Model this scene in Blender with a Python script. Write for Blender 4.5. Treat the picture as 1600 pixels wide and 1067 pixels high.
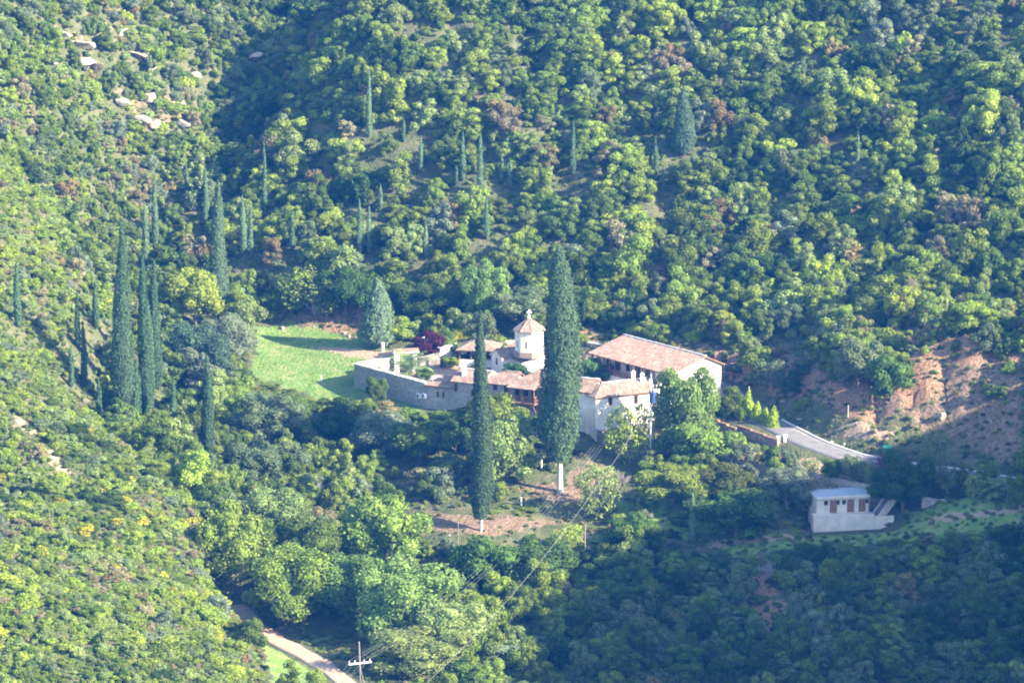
import bpy, math, random
import numpy as np
from mathutils import Vector, Matrix

for _o in list(bpy.data.objects):
    bpy.data.objects.remove(_o)
SC = bpy.context.scene
COL = SC.collection
R = math.radians

# ------------------------------------------------------------------ camera, sky, sun, exposure
PITCH, DIST, FPX = R(12.0), 600.0, 6000.0
CAM = np.array([0.0, -DIST * math.cos(PITCH), DIST * math.sin(PITCH)])
FWD = np.array([0.0, math.cos(PITCH), -math.sin(PITCH)])
UPV = np.array([0.0, math.sin(PITCH), math.cos(PITCH)])
cd = bpy.data.cameras.new('camera')
cd.sensor_width = 36.0
cd.lens = 36.0 * FPX / 1600.0
cd.clip_start = 1.0
cd.clip_end = 3000.0
cam = bpy.data.objects.new('camera', cd)
cam.location = CAM
cam.rotation_euler = (R(90.0) - PITCH, 0, 0)
COL.objects.link(cam)
SC.camera = cam

SUN_AZ = np.array([0.91, -0.41])
SUN_AZ = SUN_AZ / np.linalg.norm(SUN_AZ)
SUN_EL = R(28.0)
SUN_DIR = Vector((SUN_AZ[0] * math.cos(SUN_EL), SUN_AZ[1] * math.cos(SUN_EL), math.sin(SUN_EL)))
world = bpy.data.worlds.new('World')
SC.world = world
world.use_nodes = True
wn = world.node_tree.nodes
wl = world.node_tree.links
sky = wn.new('ShaderNodeTexSky')
sky.sky_type = 'NISHITA'
sky.sun_disc = False
sky.sun_elevation = SUN_EL
sky.sun_rotation = math.atan2(SUN_AZ[0], SUN_AZ[1])
sky.altitude = 300.0
sky.air_density = 1.0
sky.dust_density = 0.6
wn['Background'].inputs['Strength'].default_value = 0.14
wl.new(sky.outputs['Color'], wn['Background'].inputs['Color'])
sl = bpy.data.lights.new('sun', 'SUN')
sl.energy = 5.0
sl.angle = R(0.55)
sl.color = (1.0, 0.90, 0.70)
sun = bpy.data.objects.new('sun', sl)
sun.rotation_euler = SUN_DIR.to_track_quat('Z', 'Y').to_euler()
sun.location = (120, -60, 120)
COL.objects.link(sun)
vs = SC.view_settings
vs.view_transform = 'Standard'
vs.look = 'None'
vs.gamma = 1.0
vs.use_curve_mapping = False
vs.exposure = 2.25
HAZE_DENSITY = 0.0001
HAZE_COLOR = (0.03, 0.27, 1.0)
SC.render.engine = 'CYCLES'
SC.cycles.use_denoising = True
SC.cycles.filter_width = 1.9
SC.cycles.max_bounces = 6
SC.cycles.diffuse_bounces = 3
SC.cycles.transmission_bounces = 3
SC.cycles.volume_bounces = 1
SC.cycles.transparent_max_bounces = 6

RNG = np.random.default_rng(7)
random.seed(7)

# ------------------------------------------------------------------ measuring helpers (pixel of the photograph <-> place)
def ray(u, v):
    return FWD + (u - 800.0) / FPX * np.array([1.0, 0, 0]) - (v - 533.5) / FPX * UPV
def at_y(u, v, y):
    d = ray(u, v)
    t = (y - CAM[1]) / d[1]
    return CAM + t * d
def at_z(u, v, z):
    d = ray(u, v)
    t = (z - CAM[2]) / d[2]
    return CAM + t * d
def project(p):
    q = np.asarray(p, float) - CAM
    dep = q @ FWD
    return 800.0 + FPX * q[..., 0] / dep, 533.5 - FPX * (q @ UPV) / dep

def vnoise(x, y, seed=0):
    """value noise on arrays, range -1..1"""
    x = np.asarray(x, float); y = np.asarray(y, float)
    xi = np.floor(x).astype(np.int64); yi = np.floor(y).astype(np.int64)
    xf = x - xi; yf = y - yi
    xf = xf * xf * (3 - 2 * xf); yf = yf * yf * (3 - 2 * yf)
    def h(a, b):
        n = (a * 374761393 + b * 668265263 + seed * 974711) & 0x7fffffff
        n = ((n ^ (n >> 13)) * 1274126177) & 0x7fffffff
        return ((n ^ (n >> 16)) & 0xffff) / 32767.5 - 1.0
    a = h(xi, yi); b = h(xi + 1, yi); c = h(xi, yi + 1); d = h(xi + 1, yi + 1)
    return (a * (1 - xf) + b * xf) * (1 - yf) + (c * (1 - xf) + d * xf) * yf
def fbm(x, y, seed=0, octv=4):
    s = 0.0; a = 1.0; f = 1.0; t = 0.0
    for i in range(octv):
        s = s + a * vnoise(x * f, y * f, seed + i * 17)
        t += a; a *= 0.5; f *= 2.03
    return s / t

# ------------------------------------------------------------------ materials
MATS = {}
def new_mat(name):
    m = bpy.data.materials.new(name)
    m.use_nodes = True
    nt = m.node_tree
    for n in list(nt.nodes):
        nt.nodes.remove(n)
    out = nt.nodes.new('ShaderNodeOutputMaterial')
    MATS[name] = m
    return m, nt, out
class N:
    def __init__(s, nt): s.nt = nt
    def __call__(s, kind, **kw):
        n = s.nt.nodes.new('ShaderNode' + kind)
        for k, v in kw.items():
            setattr(n, k, v)
        return n
    def link(s, a, b): s.nt.links.new(a, b)
    def setv(s, node, **kw):
        for k, v in kw.items():
            node.inputs[k.replace('_', ' ')].default_value = v
        return node
def c4(c): return (c[0], c[1], c[2], 1.0)

def simple(name, col, rough=0.85, var=0.15, scale=2.0, bump=0.0, bscale=8.0, metallic=0.0, spec=0.3, col2=None):
    m, nt, out = new_mat(name); n = N(nt)
    b = n('BsdfPrincipled')
    b.inputs['Roughness'].default_value = rough
    b.inputs['Metallic'].default_value = metallic
    b.inputs['Specular IOR Level'].default_value = spec
    tc = n('TexCoord')
    nz = n('TexNoise'); n.setv(nz, Scale=scale, Detail=6.0, Roughness=0.65)
    n.link(tc.outputs['Object'], nz.inputs['Vector'])
    rp = n('ValToRGB')
    c2 = col2 or tuple(min(1, k * (1 + var)) for k in col)
    c1 = tuple(k * (1 - var) for k in col)
    rp.color_ramp.elements[0].position = 0.3; rp.color_ramp.elements[1].position = 0.7
    rp.color_ramp.elements[0].color = c4(c1); rp.color_ramp.elements[1].color = c4(c2)
    n.link(nz.outputs['Fac'], rp.inputs['Fac'])
    n.link(rp.outputs['Color'], b.inputs['Base Color'])
    if bump > 0:
        nb = n('TexNoise'); n.setv(nb, Scale=bscale, Detail=5.0)
        n.link(tc.outputs['Object'], nb.inputs['Vector'])
        bp = n('Bump'); n.setv(bp, Strength=1.0, Distance=bump)
        n.link(nb.outputs['Fac'], bp.inputs['Height'])
        n.link(bp.outputs['Normal'], b.inputs['Normal'])
    n.link(b.outputs['BSDF'], out.inputs['Surface'])
    return m

def stone_mat(name, cA, cB, mortar, size=0.45, bump=0.05):
    m, nt, out = new_mat(name); n = N(nt)
    b = n('BsdfPrincipled'); n.setv(b, Roughness=0.92)
    b.inputs['Specular IOR Level'].default_value = 0.15
    tc = n('TexCoord')
    mp = n('Mapping'); mp.inputs['Scale'].default_value = (1 / size, 1 / size, 1.5 / size)
    n.link(tc.outputs['Object'], mp.inputs['Vector'])
    v1 = n('TexVoronoi', feature='F1'); v2 = n('TexVoronoi', feature='DISTANCE_TO_EDGE')
    for v in (v1, v2):
        v.inputs['Scale'].default_value = 1.0
        n.link(mp.outputs['Vector'], v.inputs['Vector'])
    rp = n('ValToRGB'); rp.color_ramp.elements[0].color = c4(cA); rp.color_ramp.elements[1].color = c4(cB)
    sp = n('SeparateColor'); n.link(v1.outputs['Color'], sp.inputs['Color'])
    n.link(sp.outputs['Red'], rp.inputs['Fac'])
    nz = n('TexNoise'); n.setv(nz, Scale=0.35, Detail=5.0); n.link(tc.outputs['Object'], nz.inputs['Vector'])
    mm = n('MixRGB', blend_type='MULTIPLY'); mm.inputs['Fac'].default_value = 0.6
    r2 = n('ValToRGB'); r2.color_ramp.elements[0].position = 0.3; r2.color_ramp.elements[1].position = 0.7
    r2.color_ramp.elements[0].color = (0.6, 0.57, 0.54, 1); r2.color_ramp.elements[1].color = (1, 1, 1, 1)
    n.link(nz.outputs['Fac'], r2.inputs['Fac'])
    mr = n('MapRange'); mr.inputs['From Max'].default_value = 0.12
    n.link(v2.outputs['Distance'], mr.inputs['Value'])
    mx = n('MixRGB'); mx.inputs['Color1'].default_value = c4(mortar)
    n.link(mr.outputs['Result'], mx.inputs['Fac']); n.link(rp.outputs['Color'], mx.inputs['Color2'])
    n.link(mx.outputs['Color'], mm.inputs['Color1']); n.link(r2.outputs['Color'], mm.inputs['Color2'])
    n.link(mm.outputs['Color'], b.inputs['Base Color'])
    bp = n('Bump'); n.setv(bp, Strength=1.0, Distance=bump)
    n.link(mr.outputs['Result'], bp.inputs['Height']); n.link(bp.outputs['Normal'], b.inputs['Normal'])
    n.link(b.outputs['BSDF'], out.inputs['Surface'])
    return m

def tile_mat():
    m, nt, out = new_mat('clay_tiles'); n = N(nt)
    b = n('BsdfPrincipled'); n.setv(b, Roughness=0.85); b.inputs['Specular IOR Level'].default_value = 0.2
    uv = n('UVMap'); uv.uv_map = 'tiles'
    dv = n('VectorMath', operation='DIVIDE'); dv.inputs[1].default_value = (0.28, 0.45, 1)
    fl = n('VectorMath', operation='FLOOR')
    n.link(uv.outputs['UV'], dv.inputs[0]); n.link(dv.outputs['Vector'], fl.inputs[0])
    wn_ = n('TexWhiteNoise', noise_dimensions='2D'); n.link(fl.outputs['Vector'], wn_.inputs['Vector'])
    rp = n('ValToRGB'); cr = rp.color_ramp
    cr.elements[0].position = 0.0; cr.elements[0].color = (0.13, 0.07, 0.048, 1)
    cr.elements[1].position = 1.0; cr.elements[1].color = (0.34, 0.27, 0.21, 1)
    for p, c in ((0.3, (0.21, 0.115, 0.075)), (0.6, (0.25, 0.155, 0.11)), (0.82, (0.29, 0.205, 0.155))):
        e = cr.elements.new(p); e.color = c4(c)
    n.link(wn_.outputs['Value'], rp.inputs['Fac'])
    tc = n('TexCoord'); nz = n('TexNoise'); n.setv(nz, Scale=0.6, Detail=5.0); n.link(tc.outputs['Object'], nz.inputs['Vector'])
    oi = n('ObjectInfo')
    r2 = n('ValToRGB'); r2.color_ramp.elements[0].position = 0.35; r2.color_ramp.elements[1].position = 0.7
    r2.color_ramp.elements[0].color = (0.18, 0.145, 0.11, 1); r2.color_ramp.elements[1].color = (0.26, 0.165, 0.12, 1)
    n.link(nz.outputs['Fac'], r2.inputs['Fac'])
    mx = n('MixRGB'); mx.inputs['Fac'].default_value = 0.45
    n.link(rp.outputs['Color'], mx.inputs['Color1']); n.link(r2.outputs['Color'], mx.inputs['Color2'])
    n.link(mx.outputs['Color'], b.inputs['Base Color'])
    n.link(b.outputs['BSDF'], out.inputs['Surface'])
    return m

def foliage_mat(name, translucent=0.42, island=0.35, fixed=None):
    """leaf colour comes from the object's own colour; each leaf spray varies a little"""
    m, nt, out = new_mat(name); n = N(nt)
    oi = n('ObjectInfo'); ge = n('NewGeometry')
    hs = n('HueSaturation')
    mr = n('MapRange'); mr.inputs['To Min'].default_value = 1 - island; mr.inputs['To Max'].default_value = 1 + island
    n.link(ge.outputs['Random Per Island'], mr.inputs['Value'])
    mo = n('MapRange'); mo.inputs['To Min'].default_value = 0.8; mo.inputs['To Max'].default_value = 1.2
    n.link(oi.outputs['Random'], mo.inputs['Value'])
    mu = n('Math', operation='MULTIPLY'); n.link(mr.outputs['Result'], mu.inputs[0]); n.link(mo.outputs['Result'], mu.inputs[1])
    n.link(mu.outputs['Value'], hs.inputs['Value'])
    wn_ = n('TexWhiteNoise', noise_dimensions='1D'); n.link(oi.outputs['Random'], wn_.inputs['W'])
    mh = n('MapRange'); mh.inputs['To Min'].default_value = 0.487; mh.inputs['To Max'].default_value = 0.51
    n.link(wn_.outputs['Value'], mh.inputs['Value']); n.link(mh.outputs['Result'], hs.inputs['Hue'])
    if fixed: hs.inputs['Color'].default_value = c4(fixed)
    else: n.link(oi.outputs['Color'], hs.inputs['Color'])
    d = n('BsdfDiffuse'); t = n('BsdfTranslucent'); mx = n('MixShader'); mx.inputs['Fac'].default_value = translucent
    g = n('Gamma'); g.inputs['Gamma'].default_value = 0.9
    n.link(hs.outputs['Color'], d.inputs['Color']); n.link(hs.outputs['Color'], g.inputs['Color']); n.link(g.outputs['Color'], t.inputs['Color'])
    n.link(d.outputs['BSDF'], mx.inputs[1]); n.link(t.outputs['BSDF'], mx.inputs[2])
    n.link(mx.outputs['Shader'], out.inputs['Surface'])
    return m

def ground_mat():
    """bare slope soil with attribute masks for what grows or lies there: grass, red earth, pale sand, rock"""
    m, nt, out = new_mat('ground_soil'); n = N(nt)
    b = n('BsdfPrincipled'); n.setv(b, Roughness=0.95); b.inputs['Specular IOR Level'].default_value = 0.1
    tc = n('TexCoord')
    def noise(scale, detail=6.0, rough=0.6):
        z = n('TexNoise'); n.setv(z, Scale=scale, Detail=detail, Roughness=rough); n.link(tc.outputs['Object'], z.inputs['Vector']); return z
    def ramp(src, stops):
        r = n('ValToRGB'); e = r.color_ramp.elements
        e[0].position, e[0].color = stops[0][0], c4(stops[0][1]); e[1].position, e[1].color = stops[-1][0], c4(stops[-1][1])
        for p, c in stops[1:-1]:
            q = e.new(p); q.color = c4(c)
        n.link(src, r.inputs['Fac']); return r
    z1 = noise(0.5); z2 = noise(2.2); z3 = noise(0.18, 4.0)
    scrub = ramp(z1.outputs['Fac'], [(0.3, (0.045, 0.062, 0.022)), (0.5, (0.085, 0.092, 0.04)), (0.7, (0.145, 0.125, 0.07))])
    grass = ramp(z1.outputs['Fac'], [(0.28, (0.085, 0.155, 0.035)), (0.5, (0.14, 0.215, 0.05)), (0.72, (0.26, 0.24, 0.10))])
    red = ramp(z2.outputs['Fac'], [(0.3, (0.14, 0.075, 0.045)), (0.5, (0.24, 0.14, 0.082)), (0.75, (0.37, 0.25, 0.15))])
    sand = ramp(z2.outputs['Fac'], [(0.3, (0.26, 0.175, 0.115)), (0.7, (0.42, 0.30, 0.20))])
    rock = ramp(z2.outputs['Fac'], [(0.3, (0.095, 0.066, 0.046)), (0.5, (0.175, 0.12, 0.078)), (0.72, (0.29, 0.205, 0.13))])
    prev = scrub.outputs['Color']
    for nm, r in (('grass', grass), ('red', red), ('rock', rock), ('sand', sand)):
        a = n('Attribute'); a.attribute_name = nm
        mth = n('Math', operation='ADD'); n.link(a.outputs['Fac'], mth.inputs[0])
        mz = n('MapRange'); mz.inputs['To Min'].default_value = -0.36; mz.inputs['To Max'].default_value = 0.36
        mz.inputs['From Min'].default_value = 0.3; mz.inputs['From Max'].default_value = 0.7
        n.link(noise(0.35 if nm == 'grass' else 0.9).outputs['Fac'], mz.inputs['Value']); n.link(mz.outputs['Result'], mth.inputs[1])
        st = n('MapRange'); st.interpolation_type = 'SMOOTHSTEP'; st.inputs['From Min'].default_value = 0.36; st.inputs['From Max'].default_value = 0.62
        n.link(mth.outputs['Value'], st.inputs['Value'])
        mx = n('MixRGB'); n.link(st.outputs['Result'], mx.inputs['Fac']); n.link(prev, mx.inputs['Color1']); n.link(r.outputs['Color'], mx.inputs['Color2'])
        prev = mx.outputs['Color']
    n.link(prev, b.inputs['Base Color'])
    bp = n('Bump'); n.setv(bp, Strength=1.0, Distance=0.35)
    n.link(z2.outputs['Fac'], bp.inputs['Height']); n.link(bp.outputs['Normal'], b.inputs['Normal'])
    n.link(b.outputs['BSDF'], out.inputs['Surface'])
    return m

M_GROUND = ground_mat()
M_LEAF = foliage_mat('leaves')
M_NEEDLE = foliage_mat('cypress_needles', translucent=0.1, island=0.3)
M_TILE = tile_mat()
M_STONE = stone_mat('rubble_stone', (0.30, 0.27, 0.23), (0.46, 0.42, 0.36), (0.36, 0.33, 0.28), 0.5)
M_STONEDARK = stone_mat('terrace_stone', (0.20, 0.17, 0.14), (0.38, 0.33, 0.27), (0.2, 0.175, 0.14), 0.55, 0.08)
M_PLASTER = simple('limewash_plaster', (0.68, 0.61, 0.52), 0.9, 0.2, 0.9, 0.03, 4.0)
M_WHITE = simple('white_limewash', (0.80, 0.77, 0.72), 0.9, 0.06, 1.2)
M_CREAM = simple('cream_render', (0.63, 0.53, 0.44), 0.9, 0.16, 0.8, 0.01, 6.0)
M_WOOD = simple('brown_wood', (0.22, 0.12, 0.065), 0.75, 0.3, 4.0)
M_DOOR = simple('orange_wood', (0.22, 0.105, 0.05), 0.6, 0.2, 5.0)
M_DARKWOOD = simple('dark_wood', (0.06, 0.045, 0.035), 0.7, 0.3, 4.0)
M_GLASS = simple('dark_glass', (0.02, 0.022, 0.026), 0.15, 0.2, 1.0, spec=0.5)
M_CONC = simple('pale_concrete', (0.46, 0.43, 0.39), 0.9, 0.15, 1.0)
M_COPING = simple('pale_coping', (0.52, 0.48, 0.43), 0.9, 0.15, 2.0)
M_ASPH = simple('worn_asphalt', (0.15, 0.14, 0.135), 0.95, 0.25, 0.8, 0.01, 20)
M_DIRT = simple('dirt_track_soil', (0.36, 0.25, 0.17), 0.95, 0.22, 0.7, 0.03, 5)
M_SKYROOF = simple('sky_tinted_roofing', (0.30, 0.32, 0.35), 0.7, 0.12, 0.8)  # blue cast of the reflected sky mixed into the grey base colour
M_BARK = simple('bark', (0.12, 0.095, 0.075), 0.95, 0.3, 3.0)
M_GREYBARK = simple('grey_twigs', (0.27, 0.235, 0.21), 0.95, 0.25, 3.0)
M_LIME = simple('limestone', (0.32, 0.265, 0.205), 0.95, 0.4, 1.6, 0.15, 3)
M_WASH = simple('whitewashed_bark', (0.46, 0.42, 0.37), 0.95, 0.4, 2.5, 0.03, 6, col2=(0.62, 0.59, 0.54))
M_METAL = simple('painted_metal', (0.42, 0.42, 0.42), 0.5, 0.1, 2.0)
M_BLUE = simple('blue_enamel', (0.025, 0.06, 0.15), 0.5, 0.15, 2.0)
M_TEAL = simple('teal_plastic', (0.012, 0.085, 0.065), 0.5, 0.1, 2.0)
M_POLE = simple('creosoted_pole', (0.24, 0.19, 0.15), 0.9, 0.2, 3.0)
M_WIRE = simple('cable', (0.20, 0.20, 0.20), 0.6, 0.05, 2.0)

# ------------------------------------------------------------------ mesh builder
BASE = {}
class MB:
    def __init__(s): s.v = []; s.f = []; s.uv = None
    def add(s, vs_, fs_):
        k = len(s.v)
        s.v += [tuple(map(float, p)) for p in vs_]
        s.f += [tuple(i + k for i in f) for f in fs_]
        return s
    def hexa(s, p):
        return s.add(p, [(0, 3, 2, 1), (4, 5, 6, 7), (0, 1, 5, 4), (1, 2, 6, 5), (2, 3, 7, 6), (3, 0, 4, 7)])
    def box(s, x0, x1, y0, y1, z0, z1):
        return s.hexa([(x0, y0, z0), (x1, y0, z0), (x1, y1, z0), (x0, y1, z0), (x0, y0, z1), (x1, y0, z1), (x1, y1, z1), (x0, y1, z1)])
    def prism(s, poly, z0, z1):
        n = len(poly)
        a = [(p[0], p[1], z0 if np.isscalar(z0) else z0[i]) for i, p in enumerate(poly)]
        b = [(p[0], p[1], z1 if np.isscalar(z1) else z1[i]) for i, p in enumerate(poly)]
        return s.add(a + b, [tuple(range(n - 1, -1, -1)), tuple(range(n, 2 * n))] + [(i, (i + 1) % n, n + (i + 1) % n, n + i) for i in range(n)])
    def tube(s, pts, rad, seg=8, cap=True):
        pts = [np.asarray(p, float) for p in pts]
        if np.isscalar(rad): rad = [rad] * len(pts)
        rings = []
        for i, p in enumerate(pts):
            d = pts[min(i + 1, len(pts) - 1)] - pts[max(i - 1, 0)]
            d = d / (np.linalg.norm(d) + 1e-9)
            a = np.cross(d, [0, 0, 1.0]) if abs(d[2]) < 0.95 else np.cross(d, [1.0, 0, 0])
            a /= np.linalg.norm(a); b = np.cross(d, a)
            rings.append([p + rad[i] * (a * math.cos(2 * math.pi * k / seg) + b * math.sin(2 * math.pi * k / seg)) for k in range(seg)])
        vs_ = [q for r in rings for q in r]
        fs_ = []
        for i in range(len(pts) - 1):
            for k in range(seg):
                fs_.append((i * seg + k, i * seg + (k + 1) % seg, (i + 1) * seg + (k + 1) % seg, (i + 1) * seg + k))
        if cap:
            fs_.append(tuple(range(seg - 1, -1, -1))); fs_.append(tuple((len(pts) - 1) * seg + k for k in range(seg)))
        return s.add(vs_, fs_)
    def build(s, name, mat, parent=None, smooth=False):
        o0 = np.array(BASE.get(parent.name, (0, 0, 0))) if parent else np.zeros(3)
        me = bpy.data.meshes.new(name)
        me.from_pydata([tuple(np.array(p) - o0) for p in s.v], [], s.f)
        me.update()
        if s.uv is not None:
            l = me.uv_layers.new(name='tiles')
            vi = np.zeros(len(me.loops), dtype=np.int32); me.loops.foreach_get('vertex_index', vi)
            l.data.foreach_set('uv', np.array(s.uv, dtype=np.float32)[vi].ravel())
        if smooth:
            me.polygons.foreach_set('use_smooth', [True] * len(me.polygons))
        me.materials.append(mat)
        o = bpy.data.objects.new(name, me)
        COL.objects.link(o)
        if parent:
            o.parent = parent
            BASE[o.name] = tuple(o0)
        return o
def tag(o, label=None, cat=None, group=None, kind=None):
    for k, v in (('label', label), ('category', cat), ('group', group), ('kind', kind)):
        if v: o[k] = v
    return o
def thing(name, loc, label, cat, group=None):
    e = bpy.data.objects.new(name, None)
    e.location = tuple(map(float, loc)); e.empty_display_size = 0.3
    COL.objects.link(e)
    BASE[e.name] = tuple(map(float, loc))
    return tag(e, label, cat, group)
def pydata(name, V, F4, mat, quads=True):
    """fast mesh from numpy arrays; F4 an (n,k) index array"""
    me = bpy.data.meshes.new(name)
    k = F4.shape[1]
    me.vertices.add(len(V)); me.vertices.foreach_set('co', np.asarray(V, np.float32).ravel())
    me.loops.add(F4.size); me.loops.foreach_set('vertex_index', F4.astype(np.int32).ravel())
    me.polygons.add(len(F4))
    me.polygons.foreach_set('loop_start', np.arange(0, F4.size, k, dtype=np.int32))
    me.polygons.foreach_set('loop_total', np.full(len(F4), k, dtype=np.int32))
    me.update(calc_edges=True); me.validate()
    me.materials.append(mat)
    return me

# ------------------------------------------------------------------ terrain
UVY = [  # (pixel u, pixel v, distance y): where the ground is seen
    (420, 520, 9), (560, 545, -1), (600, 560, -6.5), (420, 590, -12), (562, 605, -17), (480, 560, -4), (430, 500, 13), (520, 512, 9), (600, 540, 0),
    (620, 622, -24), (660, 640, -31), (715, 648, -35), (835, 665, -41), (900, 698, -45), (940, 706, -47), (1000, 706, -45), (1060, 690, -45), (1000, 745, -55), (1100, 720, -54),
    (1200, 775, -64), (1130, 748, -58), (1200, 800, -70), (1060, 780, -66), (1000, 830, -75), (1085, 850, -78), (1200, 840, -79), (1271, 832, -75),
    (1400, 832, -76), (1500, 805, -77), (1450, 790, -73), (1600, 790, -78), (1200, 870, -88), (1300, 950, -103), (1150, 950, -98), (1500, 950, -105), (1600, 950, -104),
    (1600, 1067, -122), (1300, 1067, -120), (1000, 1067, -122), (800, 1067, -125), (1000, 950, -100), (900, 890, -84), (800, 915, -86), (700, 960, -100), (550, 1067, -130),
    (420, 1000, -108), (480, 1030, -118), (560, 965, -100), (600, 875, -82), (520, 855, -78), (640, 822, -73), (750, 829, -75.7), (875, 769, -61), (800, 790, -66),
    (690, 710, -48), (600, 660, -38), (600, 730, -52), (500, 790, -62), (450, 640, -25), (450, 710, -45), (330, 705, -55), (195, 655, -45), (300, 620, -30), (250, 560, -13), (300, 505, 4),
    (950, 790, -64), (900, 830, -72), 
    # near spur at the left
    (0, 1075, -150), (200, 1075, -148), (420, 1080, -138), (365, 965, -112), (200, 910, -115), (0, 860, -110), (0, 710, -85), (200, 770, -88), (320, 795, -86), (100, 650, -72), (0, 560, -62),
    (195, 690, -66), (0, 410, -35), (100, 460, -28), (160, 570, -36), (50, 310, -8), (0, 260, -4),
    # hills behind
    (0, 205, 35), (0, 0, 57), (200, 150, 62), (250, 300, 54), (130, 420, 27), (300, 0, 86), (430, 0, 102), (350, 200, 74), (395, 100, 87), (490, 200, 57), (530, 100, 66), (600, 0, 77), (800, 0, 78), (1000, 0, 77), (1200, 0, 71), (1400, 0, 64), (1600, 0, 57),
    (400, 400, 26), (500, 300, 44), (500, 440, 19), (600, 480, 13), (650, 300, 40), (800, 480, 9), (800, 300, 37), (800, 400, 21), (1000, 450, 10), (1000, 300, 35), (900, 500, 3), (960, 520, -1),
    (1200, 300, 30), (1400, 300, 20), (1600, 300, 9), (1200, 480, -1), (1400, 480, -15), (1600, 480, -25), (1060, 520, -8), (1150, 548, -17),
    # cut bank and road at the right
    (1200, 560, -22), (1180, 622, -32), (1300, 560, -31), (1300, 640, -45), (1330, 680, -52.5), (1330, 655, -49), (1400, 590, -44.5), (1400, 690, -55), (1500, 550, -44), (1500, 722, -61), (1600, 550, -47), (1600, 742, -68),
    (1240, 672, -47.8), (1300, 697, -54), (1340, 710, -58), (1480, 732, -64), (1600, 750, -70), (1200, 690, -48), (1130, 650, -38), (1120, 603, -26),
]
XYZ = [(-130, -60, 38), (-130, -150, 2), (-135, 40, 62), (0, 175, 92), (-150, 175, 92), (150, 175, 92), (125, 60, 60), (112, -30, 19), (112, -60, 25), (112, -92, 28), (112, -125, 38),
       (114, -165, 45), (122, -225, 46), (170, -100, 40), (180, 20, 60), (88, -72, -4), (84, -110, -10), (76, -150, -22), (0, -250, -34), (-100, -250, -26), (60, -200, -32), (-60, -190, -28), (20, -160, -31)]
CP = np.array([at_y(*c) for c in UVY] + [np.array(p, float) for p in XYZ])
def _tps(r2): return np.where(r2 > 1e-9, 0.5 * r2 * np.log(np.maximum(r2, 1e-9)), 0.0)
_P = CP[:, :2] / 50.0
_n = len(_P)
_K = _tps(((_P[:, None, :] - _P[None, :, :]) ** 2).sum(-1)) + np.eye(_n) * 0.004
_A = np.zeros((_n + 3, _n + 3)); _A[:_n, :_n] = _K; _A[:_n, _n] = 1; _A[:_n, _n + 1:] = _P; _A[_n, :_n] = 1; _A[_n + 1:, :_n] = _P.T
_W = np.linalg.solve(_A, np.concatenate([CP[:, 2], np.zeros(3)]))
def tps_eval(x, y):
    x = np.clip(x, -165, 190) / 50.0; y = np.clip(y, -270, 185) / 50.0
    out = np.zeros_like(x)
    for k in range(_n):
        out += _W[k] * _tps((x - _P[k, 0]) ** 2 + (y - _P[k, 1]) ** 2)
    return out + _W[_n] + _W[_n + 1] * x + _W[_n + 2] * y

def poly_sd(x, y, poly):
    """signed distance to a plan polygon, negative inside"""
    poly = np.asarray(poly, float)[:, :2]
    d = np.full(np.shape(x), 1e9); ins = np.zeros(np.shape(x), bool)
    for i in range(len(poly)):
        a = poly[i]; b = poly[(i + 1) % len(poly)]
        e = b - a
        t = np.clip(((x - a[0]) * e[0] + (y - a[1]) * e[1]) / (e @ e + 1e-12), 0, 1)
        d = np.minimum(d, np.hypot(x - a[0] - t * e[0], y - a[1] - t * e[1]))
        c = ((a[1] > y) != (b[1] > y))
        with np.errstate(divide='ignore', invalid='ignore'):
            ins ^= c & (x < (b[0] - a[0]) * (y - a[1]) / (b[1] - a[1] + 1e-12) + a[0])
    return np.where(ins, -d, d)
def line_d(x, y, pts):
    """distance to a plan polyline and the interpolated height along it"""
    d = np.full(np.shape(x), 1e9); z = np.zeros(np.shape(x))
    for a, b in zip(pts[:-1], pts[1:]):
        a = np.asarray(a, float); b = np.asarray(b, float); e = (b - a)[:2]
        t = np.clip(((x - a[0]) * e[0] + (y - a[1]) * e[1]) / (e @ e), 0, 1)
        q = np.hypot(x - a[0] - t * e[0], y - a[1] - t * e[1])
        m = q < d
        d = np.where(m, q, d); z = np.where(m, a[2] + t * (b[2] - a[2]), z)
    return d, z
def sstep(a, b, x):
    t = np.clip((x - a) / (b - a), 0, 1)
    return t * t * (3 - 2 * t)

# plan of the compound
C0 = np.array([-24.0, -16.6]); C1 = np.array([-12.8, -30.5]); C2 = np.array([2.7, -38.0]); C3 = np.array([12.2, -42.6]); C4 = np.array([20.2, -38.6])
L0 = np.array([23.4, -32.2]); L1 = np.array([31.3, -26.3]); L2 = L1 + np.array([-11.3, 14.9]); L3 = L0 + np.array([-11.3, 14.9])
COURT = [C0 + (1.2, -0.1), C1 + (1.0, 1.6), C2 + (.6, 1.8), C3 + (0, 1.8), C4 + (-.4, 1.0), L0, L1 + (-1, 0), L2, (14, -8.5), (10, -5.6), (-1, -6), (-8.5, -7.5), (-13, -11), (-15, -14), (-20, -14.5)]
ROAD = [at_y(*q) for q in ((1108, 596, -22), (1150, 618, -29), (1200, 660, -42), (1262, 692, -51), (1330, 716, -57), (1420, 731, -62), (1500, 741, -66), (1620, 760, -72), (1720, 776, -76))]
TRACK = [at_y(*q) for q in ((365, 945, -95), (395, 975, -103), (430, 1000, -109), (475, 1022, -116), (520, 1050, -124), (560, 1085, -133), (610, 1130, -142))]
WALLTOP = [at_y(*q) for q in ((1062, 700, -48), (1130, 717, -54), (1215, 733, -60), (1300, 747, -65.5), (1396, 766, -70.5))]

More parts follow.
